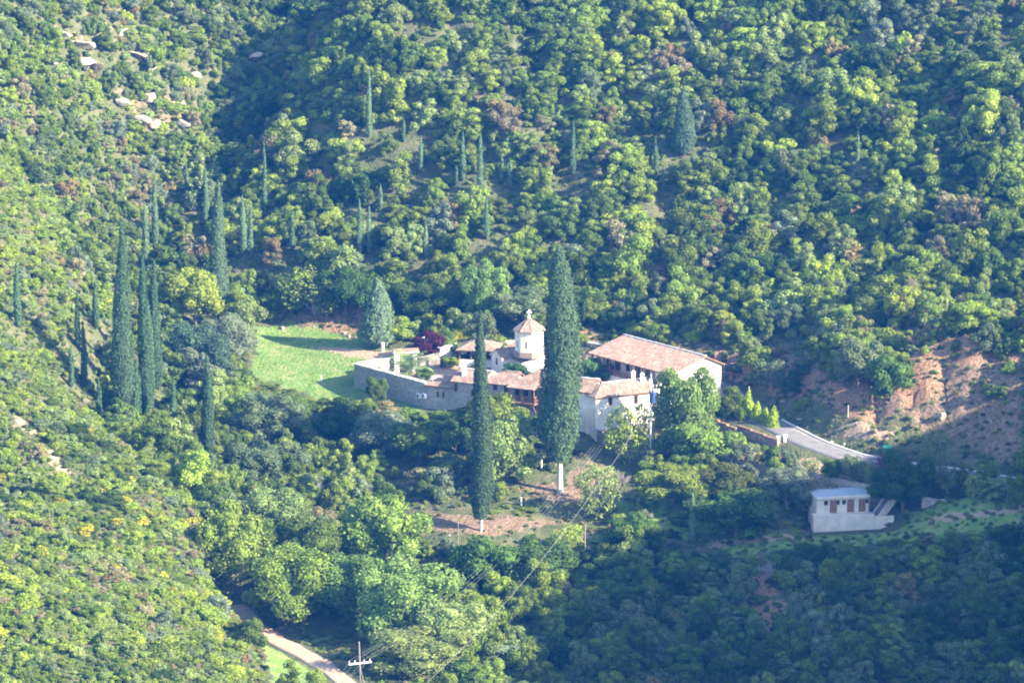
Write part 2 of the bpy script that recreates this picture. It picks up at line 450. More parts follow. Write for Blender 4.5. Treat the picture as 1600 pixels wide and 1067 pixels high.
fx = np.arange(-104, 124.01, 0.9); fy = np.arange(-172, 112.01, 0.9)
def grow(a, step, lim):
    r = []
    while abs(a) < lim:
        step *= 1.25; a += step; r.append(a)
    return r
GX = np.array(sorted(grow(fx[0], -0.9, 310)) + list(fx) + grow(fx[-1], 0.9, 310))
GY = np.array(sorted(grow(fy[0], -0.9, 690)) + list(fy) + grow(fy[-1], 0.9, 320))
XX, YY = np.meshgrid(GX, GY)
ZZ = tps_eval(XX, YY)
calm = np.ones_like(ZZ)
for poly, r in (([(-45, 14), (-20, 6), (-18, -14), (-30, -24), (-46, -14)], 4.0), (COURT, 2.0)):
    calm = np.minimum(calm, sstep(0, r * 2, poly_sd(XX, YY, poly)) * 0.85 + 0.15)
dr, zr = line_d(XX, YY, ROAD)
calm = np.minimum(calm, sstep(3, 9, dr))
hill = sstep(8, 40, YY) + sstep(-45, -70, XX) + sstep(30, 60, XX) * 0.6 + sstep(-80, -110, YY) * 0.7
ZZ += calm * (0.5 * fbm(XX / 6.0, YY / 6.0, 3) + np.clip(hill, 0, 1) * (2.0 * fbm(XX / 19.0, YY / 19.0, 11) + 0.8 * fbm(XX / 7.0, YY / 7.0, 5)))
# erosion ribs down the hill behind and on the cut bank
ribs = np.abs(vnoise((XX + 0.25 * YY) / 13.0, YY / 60.0, 21))
ZZ -= sstep(15, 40, YY) * calm * 1.6 * (1 - sstep(0.0, 0.35, ribs))
cutm = sstep(4, -2, poly_sd(XX, YY, [(34, -24), (50, -28), (72, -30), (82, -40), (82, -64), (60, -56), (48, -46), (38, -34)]))
ZZ += cutm * (1.1 * fbm(XX / 2.6, YY / 4.5, 31) - 0.8 * (1 - sstep(0.0, 0.3, np.abs(vnoise(XX / 3.2, YY / 14.0, 33)))))
# level ground: courtyard, road, terrace bed, track, hut pad
court_z = -1.5 - 1.2 * sstep(6, 14, XX)
w = sstep(0.0, -1.3, poly_sd(XX, YY, COURT)); ZZ = ZZ * (1 - w) + court_z * w
BED = [p for p in WALLTOP] + [ROAD[5], ROAD[4], ROAD[3], ROAD[2], at_y(1130, 665, -42)]
sdb = poly_sd(XX, YY, BED)
db, zb = line_d(XX, YY, WALLTOP)
zbed = (zb * dr + zr * db) / (dr + db + 1e-6)
w = sstep(0.6, -1.2, sdb); ZZ = ZZ * (1 - w) + (zbed - 0.25) * w
dn = np.where(sdb > 0, db, 1e9)
w = sstep(7.0, 1.0, dn) * (sdb > 0)
ZZ = np.where(sdb > 0, np.minimum(ZZ, (zb - 2.6) * w + ZZ * (1 - w)), ZZ)
w = sstep(6.0, 2.9, dr); ZZ = ZZ * (1 - w) + zr * w
dt, zt = line_d(XX, YY, TRACK)
w = sstep(5.0, 1.8, dt); ZZ = ZZ * (1 - w) + zt * w
HA = at_y(1271, 831, -75); HB = at_z(1366, 826, HA[2])
HUTPAD = [HA + (-1, -1.5, 0), HB + (1.6, -1.5, 0), HB + (.2, 1.5, 0), HB + (-.6, 4, 0), HA + (0, 5, 0)]
w = sstep(2.5, 0.0, poly_sd(XX, YY, HUTPAD)); ZZ = ZZ * (1 - w) + (HA[2] - .05) * w

_fi = (GX[1:] - GX[:-1])
def H(x, y):
    """ground height at plan points (bilinear)"""
    x = np.atleast_1d(np.asarray(x, float)); y = np.atleast_1d(np.asarray(y, float))
    i = np.clip(np.searchsorted(GX, x) - 1, 0, len(GX) - 2); j = np.clip(np.searchsorted(GY, y) - 1, 0, len(GY) - 2)
    a = np.clip((x - GX[i]) / (GX[i + 1] - GX[i]), 0, 1); b = np.clip((y - GY[j]) / (GY[j + 1] - GY[j]), 0, 1)
    return (ZZ[j, i] * (1 - a) + ZZ[j, i + 1] * a) * (1 - b) + (ZZ[j + 1, i] * (1 - a) + ZZ[j + 1, i + 1] * a) * b
def Hs(x, y): return float(H(x, y)[0])
_T = np.arange(380.0, 800.0, 0.4)
def gp(u, v):
    """the first point of ground along the line of sight through a pixel"""
    d = ray(u, v)
    P = CAM[None, :] + _T[:, None] * d[None, :]
    dz = P[:, 2] - H(P[:, 0], P[:, 1])
    k = np.argmax(dz < 0)
    if dz[k] >= 0: k = len(_T) - 1
    a, b = dz[k - 1], dz[k]
    t = _T[k - 1] + 0.4 * (a / (a - b + 1e-9))
    return CAM + t * d
def gpoly(px): return np.array([gp(u, v) for u, v in px])

# where grass, red earth, rock and sand lie
def soft(polys, r=2.5, amt=1.0):
    m = np.zeros_like(ZZ)
    for px in polys:
        m = np.maximum(m, sstep(r, -r, poly_sd(XX, YY, gpoly(px))) * amt)
    return m
FIELD = [(395, 512), (450, 503), (530, 520), (600, 545), (640, 552), (565, 566), (566, 606), (660, 632), (560, 640), (470, 612), (395, 590)]
G_GRASS = soft([FIELD, [(560, 605), (670, 628), (655, 645), (555, 625)], [(985, 770), (1080, 745), (1110, 830), (1000, 850)], [(1110, 850), (1270, 836), (1400, 828), (1600, 800), (1600, 835), (1350, 858), (1150, 872)],
                [(400, 1000), (470, 1035), (515, 1080), (430, 1080)], [(1420, 800), (1600, 770), (1600, 800), (1430, 830)], [(620, 560), (740, 565), (740, 590), (640, 590)], [(880, 770), (930, 790), (1000, 800), (960, 770)]])
G_RED = soft([[(400, 480), (560, 478), (600, 520), (540, 520), (440, 498)], [(890, 500), (1120, 540), (1180, 560), (1180, 600), (1110, 560), (900, 525)], [(1000, 440), (1060, 425), (1050, 405), (985, 425)],
              [(1180, 560), (1300, 540), (1500, 510), (1600, 530), (1600, 620), (1500, 600), (1440, 640), (1340, 660), (1200, 610)], [(1150, 900), (1200, 890), (1230, 960), (1230, 1040), (1180, 1040)], 
              [(500, 840), (560, 830), (560, 880), (500, 880)]], 3.0)
G_ROCK = soft([[(640, 800), (740, 808), (800, 806), (880, 815), (760, 838), (650, 832)], [(800, 765), (880, 750), (930, 715), (960, 740), (900, 790)], [(560, 835), (650, 820), (650, 834), (570, 850)], [(1230, 560), (1290, 600), (1400, 650), (1500, 690), (1600, 730), (1600, 580), (1540, 560), (1440, 640), (1330, 610), (1260, 545)], [(70, 45), (130, 60), (110, 72)], [(175, 48), (212, 55), (200, 66)], [(115, 90), (150, 92), (140, 102)], [(180, 150), (240, 148), (285, 158), (270, 170), (200, 166)], [(205, 185), (285, 182), (280, 198), (215, 200)], [(375, 70), (410, 70), (400, 105), (380, 105)],
               [(400, 492), (560, 500), (560, 510), (420, 502)]], 2.5)
G_SAND = soft([[(18, 645), (45, 662), (62, 682), (40, 675)], [(62, 690), (90, 715), (115, 745), (100, 742), (75, 712)], [(140, 768), (182, 790), (172, 797), (145, 782)], [(195, 905), (230, 920), (225, 930), (200, 920)], [(480, 540), (560, 545), (620, 550), (600, 566), (540, 556)], [(1300, 668), (1340, 655), (1400, 680), (1380, 690), (1330, 685)],
               [(1060, 700), (1130, 712), (1300, 742), (1390, 760), (1300, 725), (1180, 700), (1090, 690)], [(905, 835), (935, 830), (930, 870), (905, 870)], [(1450, 808), (1530, 798), (1610, 788), (1610, 797), (1530, 807), (1450, 818)], [(1110, 846), (1190, 838), (1270, 836), (1270, 843), (1190, 846), (1110, 856)], [(1268, 336), (1330, 322), (1400, 300), (1400, 308), (1330, 332), (1270, 346)], [(980, 434), (1040, 434), (1040, 442), (985, 442)], [(0, 945), (40, 955), (20, 965), (0, 962)]], 1.4)
G_SAND = np.maximum(G_SAND, sstep(0.5, -1.0, poly_sd(XX, YY, COURT)) * 0.8)

V = np.stack([XX.ravel(), YY.ravel(), ZZ.ravel()], 1)
nx, ny = len(GX), len(GY)
ii = (np.arange(ny - 1)[:, None] * nx + np.arange(nx - 1)[None, :]).ravel()
F = np.stack([ii, ii + 1, ii + nx + 1, ii + nx], 1)
me = pydata('terrain', V, F, M_GROUND)
me.polygons.foreach_set('use_smooth', [True] * len(me.polygons))
for nm, a in (('grass', G_GRASS), ('red', G_RED), ('rock', G_ROCK), ('sand', G_SAND)):
    at_ = me.attributes.new(nm, 'FLOAT', 'POINT'); at_.data.foreach_set('value', a.ravel().astype(np.float32))
terrain = bpy.data.objects.new('terrain', me)
COL.objects.link(terrain)
tag(terrain, kind='structure')

# road, kerb and dirt track laid on the ground
def ribbon(name, pts, w0, w1, dz, mat, thick=0.25, step=1.0, kind='structure', edge=0.0):
    P = []
    for a, b in zip(pts[:-1], pts[1:]):
        k = max(1, int(np.linalg.norm((b - a)[:2]) / step))
        P += [a + (b - a) * i / k for i in range(k)]
    P.append(pts[-1]); P = np.array(P)
    for _ in range(6):
        P[1:-1] = 0.25 * P[:-2] + 0.5 * P[1:-1] + 0.25 * P[2:]
    m = MB(); n = len(P)
    T = np.gradient(P[:, :2], axis=0); T /= np.linalg.norm(T, axis=1)[:, None]
    Nn = np.stack([T[:, 1], -T[:, 0]], 1)
    vs_ = []; K = 5
    for i in range(n):
        for k in range(K):
            f = k / (K - 1); o = w0 + (w1 - w0) * f
            if edge and k in (0, K - 1): o += edge * vnoise(np.array([i * 0.35 + k * 9.0]), np.array([3.0]), 4)[0]
            x, y = P[i, :2] + Nn[i] * o
            vs_.append((x, y, Hs(x, y) + dz))
    for i in range(n):
        for k in range(K):
            q = vs_[i * K + k]; vs_.append((q[0], q[1], q[2] - thick))
    fs_ = []
    B = n * K
    for i in range(n - 1):
        for k in range(K - 1):
            a = i * K + k
            fs_.append((a, a + K, a + K + 1, a + 1)); fs_.append((B + a, B + a + 1, B + a + K + 1, B + a + K))
        a = i * K; fs_.append((a, B + a, B + a + K, a + K))
        a = i * K + K - 1; fs_.append((a, a + K, B + a + K, B + a))
    m.add(vs_, fs_)
    o = m.build(name, mat, None, True)
    return tag(o, kind=kind), P, Nn
road, RP, RN = ribbon('asphalt_road', ROAD, -2.3, 2.3, 0.05, M_ASPH)
kerb, _, _ = ribbon('road_kerb', ROAD[2:], -2.62, -2.3, 0.2, M_CONC, 0.4)
track, _, _ = ribbon('dirt_track', TRACK, -1.5, 1.5, 0.04, M_DIRT, edge=0.35)

# ------------------------------------------------------------------ building helpers
class Fr:
    """a wall line seen from outside, A on the left, B on the right; s runs along it, d outwards"""
    def __init__(s, A, B):
        s.A = np.array(A[:2], float); s.B = np.array(B[:2], float)
        e = s.B - s.A; s.L = float(np.linalg.norm(e)); s.ex = e / s.L
        s.n = np.array([s.ex[1], -s.ex[0]])
    def p(s, a, d, z):
        q = s.A + s.ex * a + s.n * d
        return (q[0], q[1], z)
    def box(s, m, a0, a1, d0, d1, z0, z1):
        return m.hexa([s.p(a0, d1, z0), s.p(a1, d1, z0), s.p(a1, d0, z0), s.p(a0, d0, z0), s.p(a0, d1, z1), s.p(a1, d1, z1), s.p(a1, d0, z1), s.p(a0, d0, z1)])
    def plan(s, pts): return [s.p(a, d, 0)[:2] for a, d in pts]

def tile_plane(poly, rib=0.28, amp=0.055):
    """barrel-tile slope; poly[0]->poly[1] is the eave"""
    P = [np.asarray(p, float) for p in poly]
    ex = P[1] - P[0]; ex /= np.linalg.norm(ex)
    nn = np.cross(ex, P[-1] - P[0]); nn /= np.linalg.norm(nn)
    if nn[2] < 0: nn = -nn
    es = np.cross(nn, ex)
    if es @ (P[-1] - P[0]) < 0: es = -es
    Q = np.array([((p - P[0]) @ ex, (p - P[0]) @ es) for p in P])
    s0, s1 = Q[:, 0].min(), Q[:, 0].max()
    m = MB(); m.uv = []
    ns = max(4, int((s1 - s0) / rib) * 4)
    S = np.linspace(s0 + 1e-4, s1 - 1e-4, ns + 1)
    cols = []
    for s in S:
        ts = []
        for i in range(len(Q)):
            a, b = Q[i], Q[(i + 1) % len(Q)]
            if abs(b[0] - a[0]) > 1e-9 and (a[0] - s) * (b[0] - s) <= 0:
                ts.append(a[1] + (b[1] - a[1]) * (s - a[0]) / (b[0] - a[0]))
        t0, t1 = (min(ts), max(ts)) if ts else (0, 0)
        ph = ((s - s0) / rib) % 1.0
        h = amp * (abs(math.sin(math.pi * ph))) + 0.03
        NT = 5
        for k in range(NT):
            t = t0 + (t1 - t0) * k / (NT - 1)
            wob = 0.02 * math.sin(s * 1.7 + t * 2.3) + 0.015 * math.sin(s * 5.1 - t * 3.0)
            m.v.append(tuple(P[0] + ex * s + es * t + nn * (h + wob))); m.uv.append((s, t))
        cols.append(NT)
    for i in range(ns):
        for k in range(NT - 1):
            a = i * NT + k
            m.f.append((a, a + NT, a + NT + 1, a + 1))
    return m
def slab(poly, t=0.12):
    P = [np.asarray(p, float) for p in poly]
    nn = np.cross(P[1] - P[0], P[-1] - P[0]); nn /= np.linalg.norm(nn)
    if nn[2] < 0: nn = -nn
    m = MB(); n = len(P)
    return m.add([p for p in P] + [p - nn * t for p in P], [tuple(range(n)), tuple(range(2 * n - 1, n - 1, -1))] + [(i, n + i, n + (i + 1) % n, (i + 1) % n) for i in range(n)])
def roof_slopes(parent, polys, deck=M_WOOD):
    for p in polys:
        tile_plane(p).build('roof_slope', M_TILE, parent)
        slab([np.array(q) - (0, 0, 0.012) for q in p]).build('roof_deck', deck, parent)
def ridge(parent, a, b, r=0.13, mat=None):
    a = np.array(a, float); b = np.array(b, float)
    n = max(2, int(np.linalg.norm(b - a) / 0.5))
    pts = [a + (b - a) * i / n + np.array([0, 0, 0.05 + 0.02 * math.sin(i * 2.1)]) for i in range(n + 1)]
    m = MB().tube(pts, r, 7)
    return m.build('ridge_cap', mat or M_COPING, parent, True)
def window(fr, parent, a, z, w, h, d=0.0, frame=M_WOOD, pane=M_GLASS, sill=True):
    m = MB()
    t = 0.09
    fr.box(m, a - w / 2 - t, a - w / 2, d + 0.003, d + 0.07, z - t, z + h + t); fr.box(m, a + w / 2, a + w / 2 + t, d + 0.003, d + 0.07, z - t, z + h + t)
    fr.box(m, a - w / 2, a + w / 2, d + 0.003, d + 0.07, z + h, z + h + t); fr.box(m, a - w / 2, a + w / 2, d + 0.003, d + 0.07, z - t, z)
    f = m.build('window', frame, parent)
    fr.box(MB(), a - w / 2, a + w / 2, d + 0.005, d + 0.025, z, z + h).build('pane', pane, f)
    return f
def door(fr, parent, a, z, w, h, d=0.0, mat=M_DOOR):
    m = MB(); t = 0.1
    fr.box(m, a - w / 2 - t, a - w / 2, d + 0.003, d + 0.08, z, z + h + t); fr.box(m, a + w / 2, a + w / 2 + t, d + 0.003, d + 0.08, z, z + h + t)
    fr.box(m, a - w / 2, a + w / 2, d + 0.003, d + 0.08, z + h, z + h + t)
    o = m.build('door', mat, parent)
    fr.box(MB(), a - w / 2 + 0.02, a - 0.01, d + 0.004, d + 0.045, z + 0.02, z + h).build('door_leaf', mat, o)
    fr.box(MB(), a + 0.01, a + w / 2 - 0.02, d + 0.004, d + 0.045, z + 0.02, z + h).build('door_leaf', mat, o)
    return o
def chimney(parent, x, y, z0, z1, w=0.55, mat=M_WHITE):
    m = MB()
    m.prism([(x - w / 2, y - w / 2), (x + w / 2, y - w / 2), (x + w / 2, y + w / 2), (x - w / 2, y + w / 2)], z0, z1 - 0.35)
    m.box(x - w * .62, x + w * .62, y - w * .62, y + w * .62, z1 - 0.352, z1 - 0.25)
    m.add([(x - w * .5, y - w * .5, z1 - .25), (x + w * .5, y - w * .5, z1 - .25), (x + w * .5, y + w * .5, z1 - .25), (x - w * .5, y + w * .5, z1 - .25), (x, y, z1 + 0.1)], [(0, 1, 4), (1, 2, 4), (2, 3, 4), (3, 0, 4)])
    return m.build('chimney', mat, parent)
def gable_roof(fr, depth, ze, zr, rf=0.5, o=0.4, hipL=0.0, hipR=0.0, zeb=None):
    """front/back slopes (and hips) over a block whose front wall is fr; rf: ridge position as fraction of depth"""
    zeb = ze if zeb is None else zeb
    r = depth * rf
    sf = (zr - ze) / r; sb = (zr - zeb) / (depth - r)
    e = [fr.p(-o, o, ze - sf * o), fr.p(fr.L + o, o, ze - sf * o)]
    eb = [fr.p(fr.L + o, -depth - o, zeb - sb * o), fr.p(-o, -depth - o, zeb - sb * o)]
    rl = fr.p(-o + (hipL + o if hipL else 0), -r, zr); rr = fr.p(fr.L + o - (hipR + o if hipR else 0), -r, zr)
    polys = [[e[0], e[1], rr, rl], [eb[0], eb[1], rl, rr]]
    if hipL: polys.append([eb[1], e[0], rl])
    if hipR: polys.append([e[1], eb[0], rr])
    return polys, rl, rr
def gable_walls(fr, depth, z0, ze, zr, rf=0.5, gl=True, gr=True, zeb=None):
    zeb = ze if zeb is None else zeb
    m = MB(); r = depth * rf
    pl = fr.plan([(0, 0), (fr.L, 0), (fr.L, -depth), (0, -depth)])
    m.prism(pl, z0, [ze - .02, ze - .02, zeb - .02, zeb - .02])
    for a, ok in ((0.0, gl), (fr.L, gr)):
        if ok:
            t = 0.3 if a == 0 else -0.3
            v = [fr.p(a, 0, ze - .03), fr.p(a, -depth, zeb - .03), fr.p(a, -r, zr - .03), fr.p(a + t, 0, ze - .03), fr.p(a + t, -depth, zeb - .03), fr.p(a + t, -r, zr - .03)]
            m.add(v, [(0, 1, 2), (5, 4, 3), (0, 2, 5, 3), (1, 4, 5, 2)])
    return m

# ------------------------------------------------------------------ monastery
# perimeter wall at the grass field
def wall_run(name, pts, z0s, z1s, thick, label, mat=M_STONE, cap=M_COPING, capo=0.08):
    b = (*np.array(pts[0][:2], float), float(z0s[0]))
    t = thing(name, b, label, 'wall')
    for i in range(len(pts) - 1):
        f = Fr(pts[i], pts[i + 1]); n = max(1, int(f.L / 2.5))
        m = MB(); c = MB()
        for k in range(n):
            a0, a1 = f.L * k / n, f.L * (k + 1) / n
            zz = [z0s[i] + (z0s[i + 1] - z0s[i]) * q for q in (k / n, (k + 1) / n)]
            zt_ = [z1s[i] + (z1s[i + 1] - z1s[i]) * q for q in (k / n, (k + 1) / n)]
            m.hexa([f.p(a0, 0, zz[0]), f.p(a1, 0, zz[1]), f.p(a1, -thick, zz[1]), f.p(a0, -thick, zz[0]), f.p(a0, 0, zt_[0]), f.p(a1, 0, zt_[1]), f.p(a1, -thick, zt_[1]), f.p(a0, -thick, zt_[0])])
            jit = 0.03 * math.sin(k * 2.7)
            c.hexa([f.p(a0, capo, zt_[0]), f.p(a1, capo, zt_[1]), f.p(a1, -thick - capo, zt_[1]), f.p(a0, -thick - capo, zt_[0]), f.p(a0, capo, zt_[0] + .14 + jit), f.p(a1, capo, zt_[1] + .14 + jit), f.p(a1, -thick - capo, zt_[1] + .14 + jit), f.p(a0, -thick - capo, zt_[0] + .14 + jit)])
        m.build('wall_face', mat, t)
        if cap: c.build('coping', cap, t)
    return t
wall_run('perimeter_wall', [C0, C1], [-5.2, -6.0], [0.0, 0.05], 0.7, 'long grey rubble wall in shade above the strip of lawn beside the field')
wall_run('perimeter_wall', [C0 + (.75, .1), (-18.1, -14.0)], [-3, -3], [0.1, 0.3], 0.5, 'short sunlit pale stone wall running up to the white gateway')
wall_run('perimeter_wall', [(-1.6, -5.2), (4.0, -4.6), (10.6, -4.9), (14.5, -7.6), (19.6, -11.2)], [-3] * 5, [1.0, 1.05, 1.0, 0.9, 0.9], 0.5, 'back courtyard wall with pale top between dome and long building')
wall_run('garden_wall', [(-14.2, -14.2), (-11.0, -13.2)], [-3, -3], [0.5, 1.0], 0.6, 'rough ochre rubble wall under the purple-leaved tree', M_STONEDARK, None)
wall_run('garden_wall', [(-13.4, -22.6), (-7.8, -23.8)], [-3, -3], [-0.7, -0.65], 0.45, 'low pale garden wall behind the small lean-to roof', M_STONE)

# gateway
g = thing('gateway', (-16.2, -14.0, -1.5), 'white gateway with little tiled roof and dark double doors', 'gateway')
fg = Fr((-18.0, -14.2), (-14.5, -13.6))
m = MB(); fg.box(m, 0, .75, -.45, .45, -2.2, 1.35); m.build('pillar', M_WHITE, g)
m = MB(); fg.box(m, fg.L - .75, fg.L, -.45, .45, -2.2, 1.35); m.build('pillar', M_WHITE, g)
m = MB(); fg.box(m, -.02, fg.L + .02, -.42, .46, 1.0, 1.4); m.build('lintel', M_WHITE, g)
fg.box(MB(), .75, fg.L / 2 - .01, -.12, -.02, -1.5, 1.0).build('door_leaf', M_DARKWOOD, g)
fg.box(MB(), fg.L / 2 + .01, fg.L - .75, -.12, -.02, -1.5, 1.0).build('door_leaf', M_DARKWOOD, g)
roof_slopes(g, [[fg.p(-.25, .85, 1.42), fg.p(fg.L + .25, .85, 1.42), fg.p(fg.L + .25, 0, 1.85), fg.p(-.25, 0, 1.85)], [fg.p(fg.L + .25, -.85, 1.42), fg.p(-.25, -.85, 1.42), fg.p(-.25, 0, 1.85), fg.p(fg.L + .25, 0, 1.85)]], M_WHITE)

# flat pale block beside the pavilion
f = Fr(at_z(688, 569, -1.5), at_z(715, 563, -1.5))
t = thing('outbuilding', (*f.A, -1.5), 'plain flat-topped pale outbuilding between purple tree and tiled pavilion', 'outbuilding')
MB().prism(f.plan([(0, 0), (f.L, 0), (f.L, -5.4), (0, -5.4)]), -3, [0.9, 0.95, 1.5, 1.45]).build('wall', M_CREAM, t)
MB().prism(f.plan([(-.15, .2), (f.L + .12, .2), (f.L + .12, -5.5), (-.15, -5.5)]), [0.92, 0.97, 1.53, 1.48], [1.08, 1.13, 1.69, 1.64]).build('roof', M_WHITE, t)

# pavilion with hipped roof and shady porch
f = Fr(at_z(717, 572, -1.5), at_z(772, 574, -1.5))
t = thing('pavilion', (*f.A, -1.5), 'pavilion with hipped tile roof and dark open porch behind the garden', 'pavilion')
D = 5.5
MB().prism(f.plan([(0, -2.2), (f.L, -2.2), (f.L, -D), (0, -D)]), -3, 1.18).build('wall', M_PLASTER, t)
fw = Fr(f.p(0, -2.2, 0), f.p(f.L, -2.2, 0))
for a in (1.3, 2.9, 4.4): window(fw, t, a, -.6, .8, 1.4)
m = MB(); f.box(m, 0, f.L, -.25, 0, -3, -.45); m.build('balustrade', M_PLASTER, t)
for a in (0, 1.8, 3.6, f.L - .2):
    m = MB(); f.box(m, a, a + .2, -.23, -.02, -.45, 1.15); m.build('post', M_WOOD, t)
P, rl, rr = gable_roof(f, D, 1.2, 2.2, .5, .45, 2.2, 2.2)
roof_slopes(t, P); ridge(t, rl, rr, .12)
f2 = Fr(at_z(771, 572, -1.5), at_z(788, 577, -1.5))
t = thing('lean_to', (*f2.A, -1.5), 'small tiled lean-to wedged between pavilion and church', 'lean-to')
MB().prism(f2.plan([(0, 0), (f2.L, 0), (f2.L, -3), (0, -3)]), -3, [0.5, 0.5, 1.28, 1.28]).build('wall', M_CREAM, t)
roof_slopes(t, [[f2.p(-.2, .35, .43), f2.p(f2.L + .2, .35, .43), f2.p(f2.L + .2, -3, 1.32), f2.p(-.2, -3, 1.32)]])

# church: cross plan with an octagonal drum
e1 = np.array([0.91, 0.415]); e1 /= np.linalg.norm(e1); e2 = np.array([e1[1], -e1[0]])
K0 = at_z(816.6, 567, 1.5)[:2]                       # front eave corner
ch = thing('church', (*K0, -1.5), 'small pale stone church with tiled octagonal drum and cross', 'church')
def cp(a, b, z): q = K0 + e1 * a - e2 * b; return (q[0], q[1], z)
Wd, Ln = 8.6, 9.5
# nave: ridge runs along -e2, gable faces the sun side
m = MB(); m.prism([cp(0, 0, 0)[:2], cp(Wd, 0, 0)[:2], cp(Wd, Ln, 0)[:2], cp(0, Ln, 0)[:2]], -3, 1.48)
m.add([cp(0, 0, 1.47), cp(Wd, 0, 1.47), cp(Wd / 2, 0, 2.72), cp(0, .3, 1.47), cp(Wd, .3, 1.47), cp(Wd / 2, .3, 2.72)], [(0, 1, 2), (5, 4, 3), (0, 2, 5, 3), (1, 4, 5, 2)])
m.build('wall', M_PLASTER, ch)
o = .22; s = 1.25 / (Wd / 2)
roof_slopes(ch, [[cp(-o, Ln + o, 1.5 - s * o), cp(-o, -o * .6, 1.5 - s * o), cp(Wd / 2, -o * .6, 2.75), cp(Wd / 2, Ln + o, 2.75)],
                 [cp(Wd + o, -o * .6, 1.5 - s * o), cp(Wd + o, Ln + o, 1.5 - s * o), cp(Wd / 2, Ln + o, 2.75), cp(Wd / 2, -o * .6, 2.75)]], M_PLASTER)
ridge(ch, cp(Wd / 2, -.1, 2.78), cp(Wd / 2, Ln, 2.78), .12)
fgable = Fr(cp(0, 0, 0), cp(Wd, 0, 0))
window(fgable, ch, Wd / 2, .2, .3, 1.1)
# transept arm: gable looks to the camera's left
b0, b1 = 2.2, 6.4; A0 = -2.3; zr2 = 2.95; ze2 = 1.85
m = MB(); m.prism([cp(A0, b0, 0)[:2], cp(.1, b0, 0)[:2], cp(.1, b1, 0)[:2], cp(A0, b1, 0)[:2]], -3, ze2 - .02)
bm_ = (b0 + b1) / 2
m.add([cp(A0, b1, ze2 - .03), cp(A0, b0, ze2 - .03), cp(A0, bm_, zr2 - .03), cp(A0 + .3, b1, ze2 - .03), cp(A0 + .3, b0, ze2 - .03), cp(A0 + .3, bm_, zr2 - .03)], [(0, 1, 2), (5, 4, 3), (0, 2, 5, 3), (1, 4, 5, 2)])
m.build('wall', M_PLASTER, ch)
s2 = (zr2 - ze2) / (bm_ - b0)
roof_slopes(ch, [[cp(A0 - .25, b0 - .25, ze2 - s2 * .25), cp(2.4, b0 - .25, ze2 - s2 * .25), cp(2.4, bm_, zr2), cp(A0 - .25, bm_, zr2)], [cp(2.4, b1 + .25, ze2 - s2 * .25), cp(A0 - .25, b1 + .25, ze2 - s2 * .25), cp(A0 - .25, bm_, zr2), cp(2.4, bm_, zr2)]], M_PLASTER)
ridge(ch, cp(A0 - .2, bm_, zr2 + .02), cp(2.4, bm_, zr2 + .02), .11, M_TILE)
fa = Fr(cp(A0, b1, 0), cp(A0, b0, 0)); window(fa, ch, fa.L / 2, .7, .35, .8)
# drum
dz0, dz1 = 2.2, 6.25
dc = at_z(826.8, 548, 3.0)[:2]
RD = 2.2; th0 = R(-90 - 80)
def oc(k, r, z): a = R(-90 - 80 + 45 * k); return (dc[0] + r * math.cos(a), dc[1] + r * math.sin(a), z)
dr_ = MB().prism([oc(k, RD, 0)[:2] for k in range(8)], dz0, dz1).build('drum', M_PLASTER, ch)
MB().prism([oc(k, RD + .3, 0)[:2] for k in range(8)], dz0 + .2, 3.15).build('drum_base', M_TILE, ch)
MB().prism([oc(k, RD + .14, 0)[:2] for k in range(8)], dz1 - .22, dz1 + .04).build('cornice', M_CREAM, dr_)
for k in range(8):
    ff = Fr(oc(k, RD, 0), oc(k + 1, RD, 0))
    m = MB(); ff.box(m, ff.L / 2 - .08, ff.L / 2 + .08, .004, .03, 3.75, 4.75); w_ = m.build('window', M_GLASS, dr_)
apex = (dc[0], dc[1], 8.05)
for k in range(8):
    p = [oc(k, RD + .32, dz1 - .0), oc(k + 1, RD + .32, dz1 - .0), apex]
    tile_plane(p, .26, .07).build('roof_slope', M_TILE, ch)
    ridge(ch, oc(k, RD + .32, dz1 + .02), apex, .07, M_TILE)
slab([oc(k, RD + .3, dz1 - .02) for k in range(8)], .08).build('eaves', M_CREAM, ch)
cx, cy = dc
m = MB(); m.box(cx - .2, cx + .2, cy - .2, cy + .2, 7.8, 8.35); m.box(cx - .1, cx + .1, cy - .08, cy + .08, 8.352, 9.35)
m.box(cx - .38, cx - .1, cy - .08, cy + .08, 8.82, 9.04); m.box(cx + .1, cx + .38, cy - .08, cy + .08, 8.82, 9.04)
m.build('cross', M_WHITE, ch)
# bell post behind the church
bp = at_z(857, 560, -1.5); bx_, by_ = bp[0], -9.0
bz = at_y(857, 524, by_)[2]
t = thing('lamp_post', (bx_, by_, -1.5), 'white globe lamp on a post beside the church drum', 'lamp')
MB().tube([(bx_, by_, -1.6), (bx_, by_, bz)], .06, 6).build('post', M_METAL, t)
m = MB()
for k in range(6):
    a0, a1 = R(-90 + 30 * k), R(-60 + 30 * k)
    m.tube([(bx_, by_, bz + .3 + .3 * math.sin(a0)), (bx_, by_, bz + .3 + .3 * math.sin(a1))], [max(.01, .3 * math.cos(a0)), max(.01, .3 * math.cos(a1))], 10, False)
m.build('globe', M_WHITE, t, True)

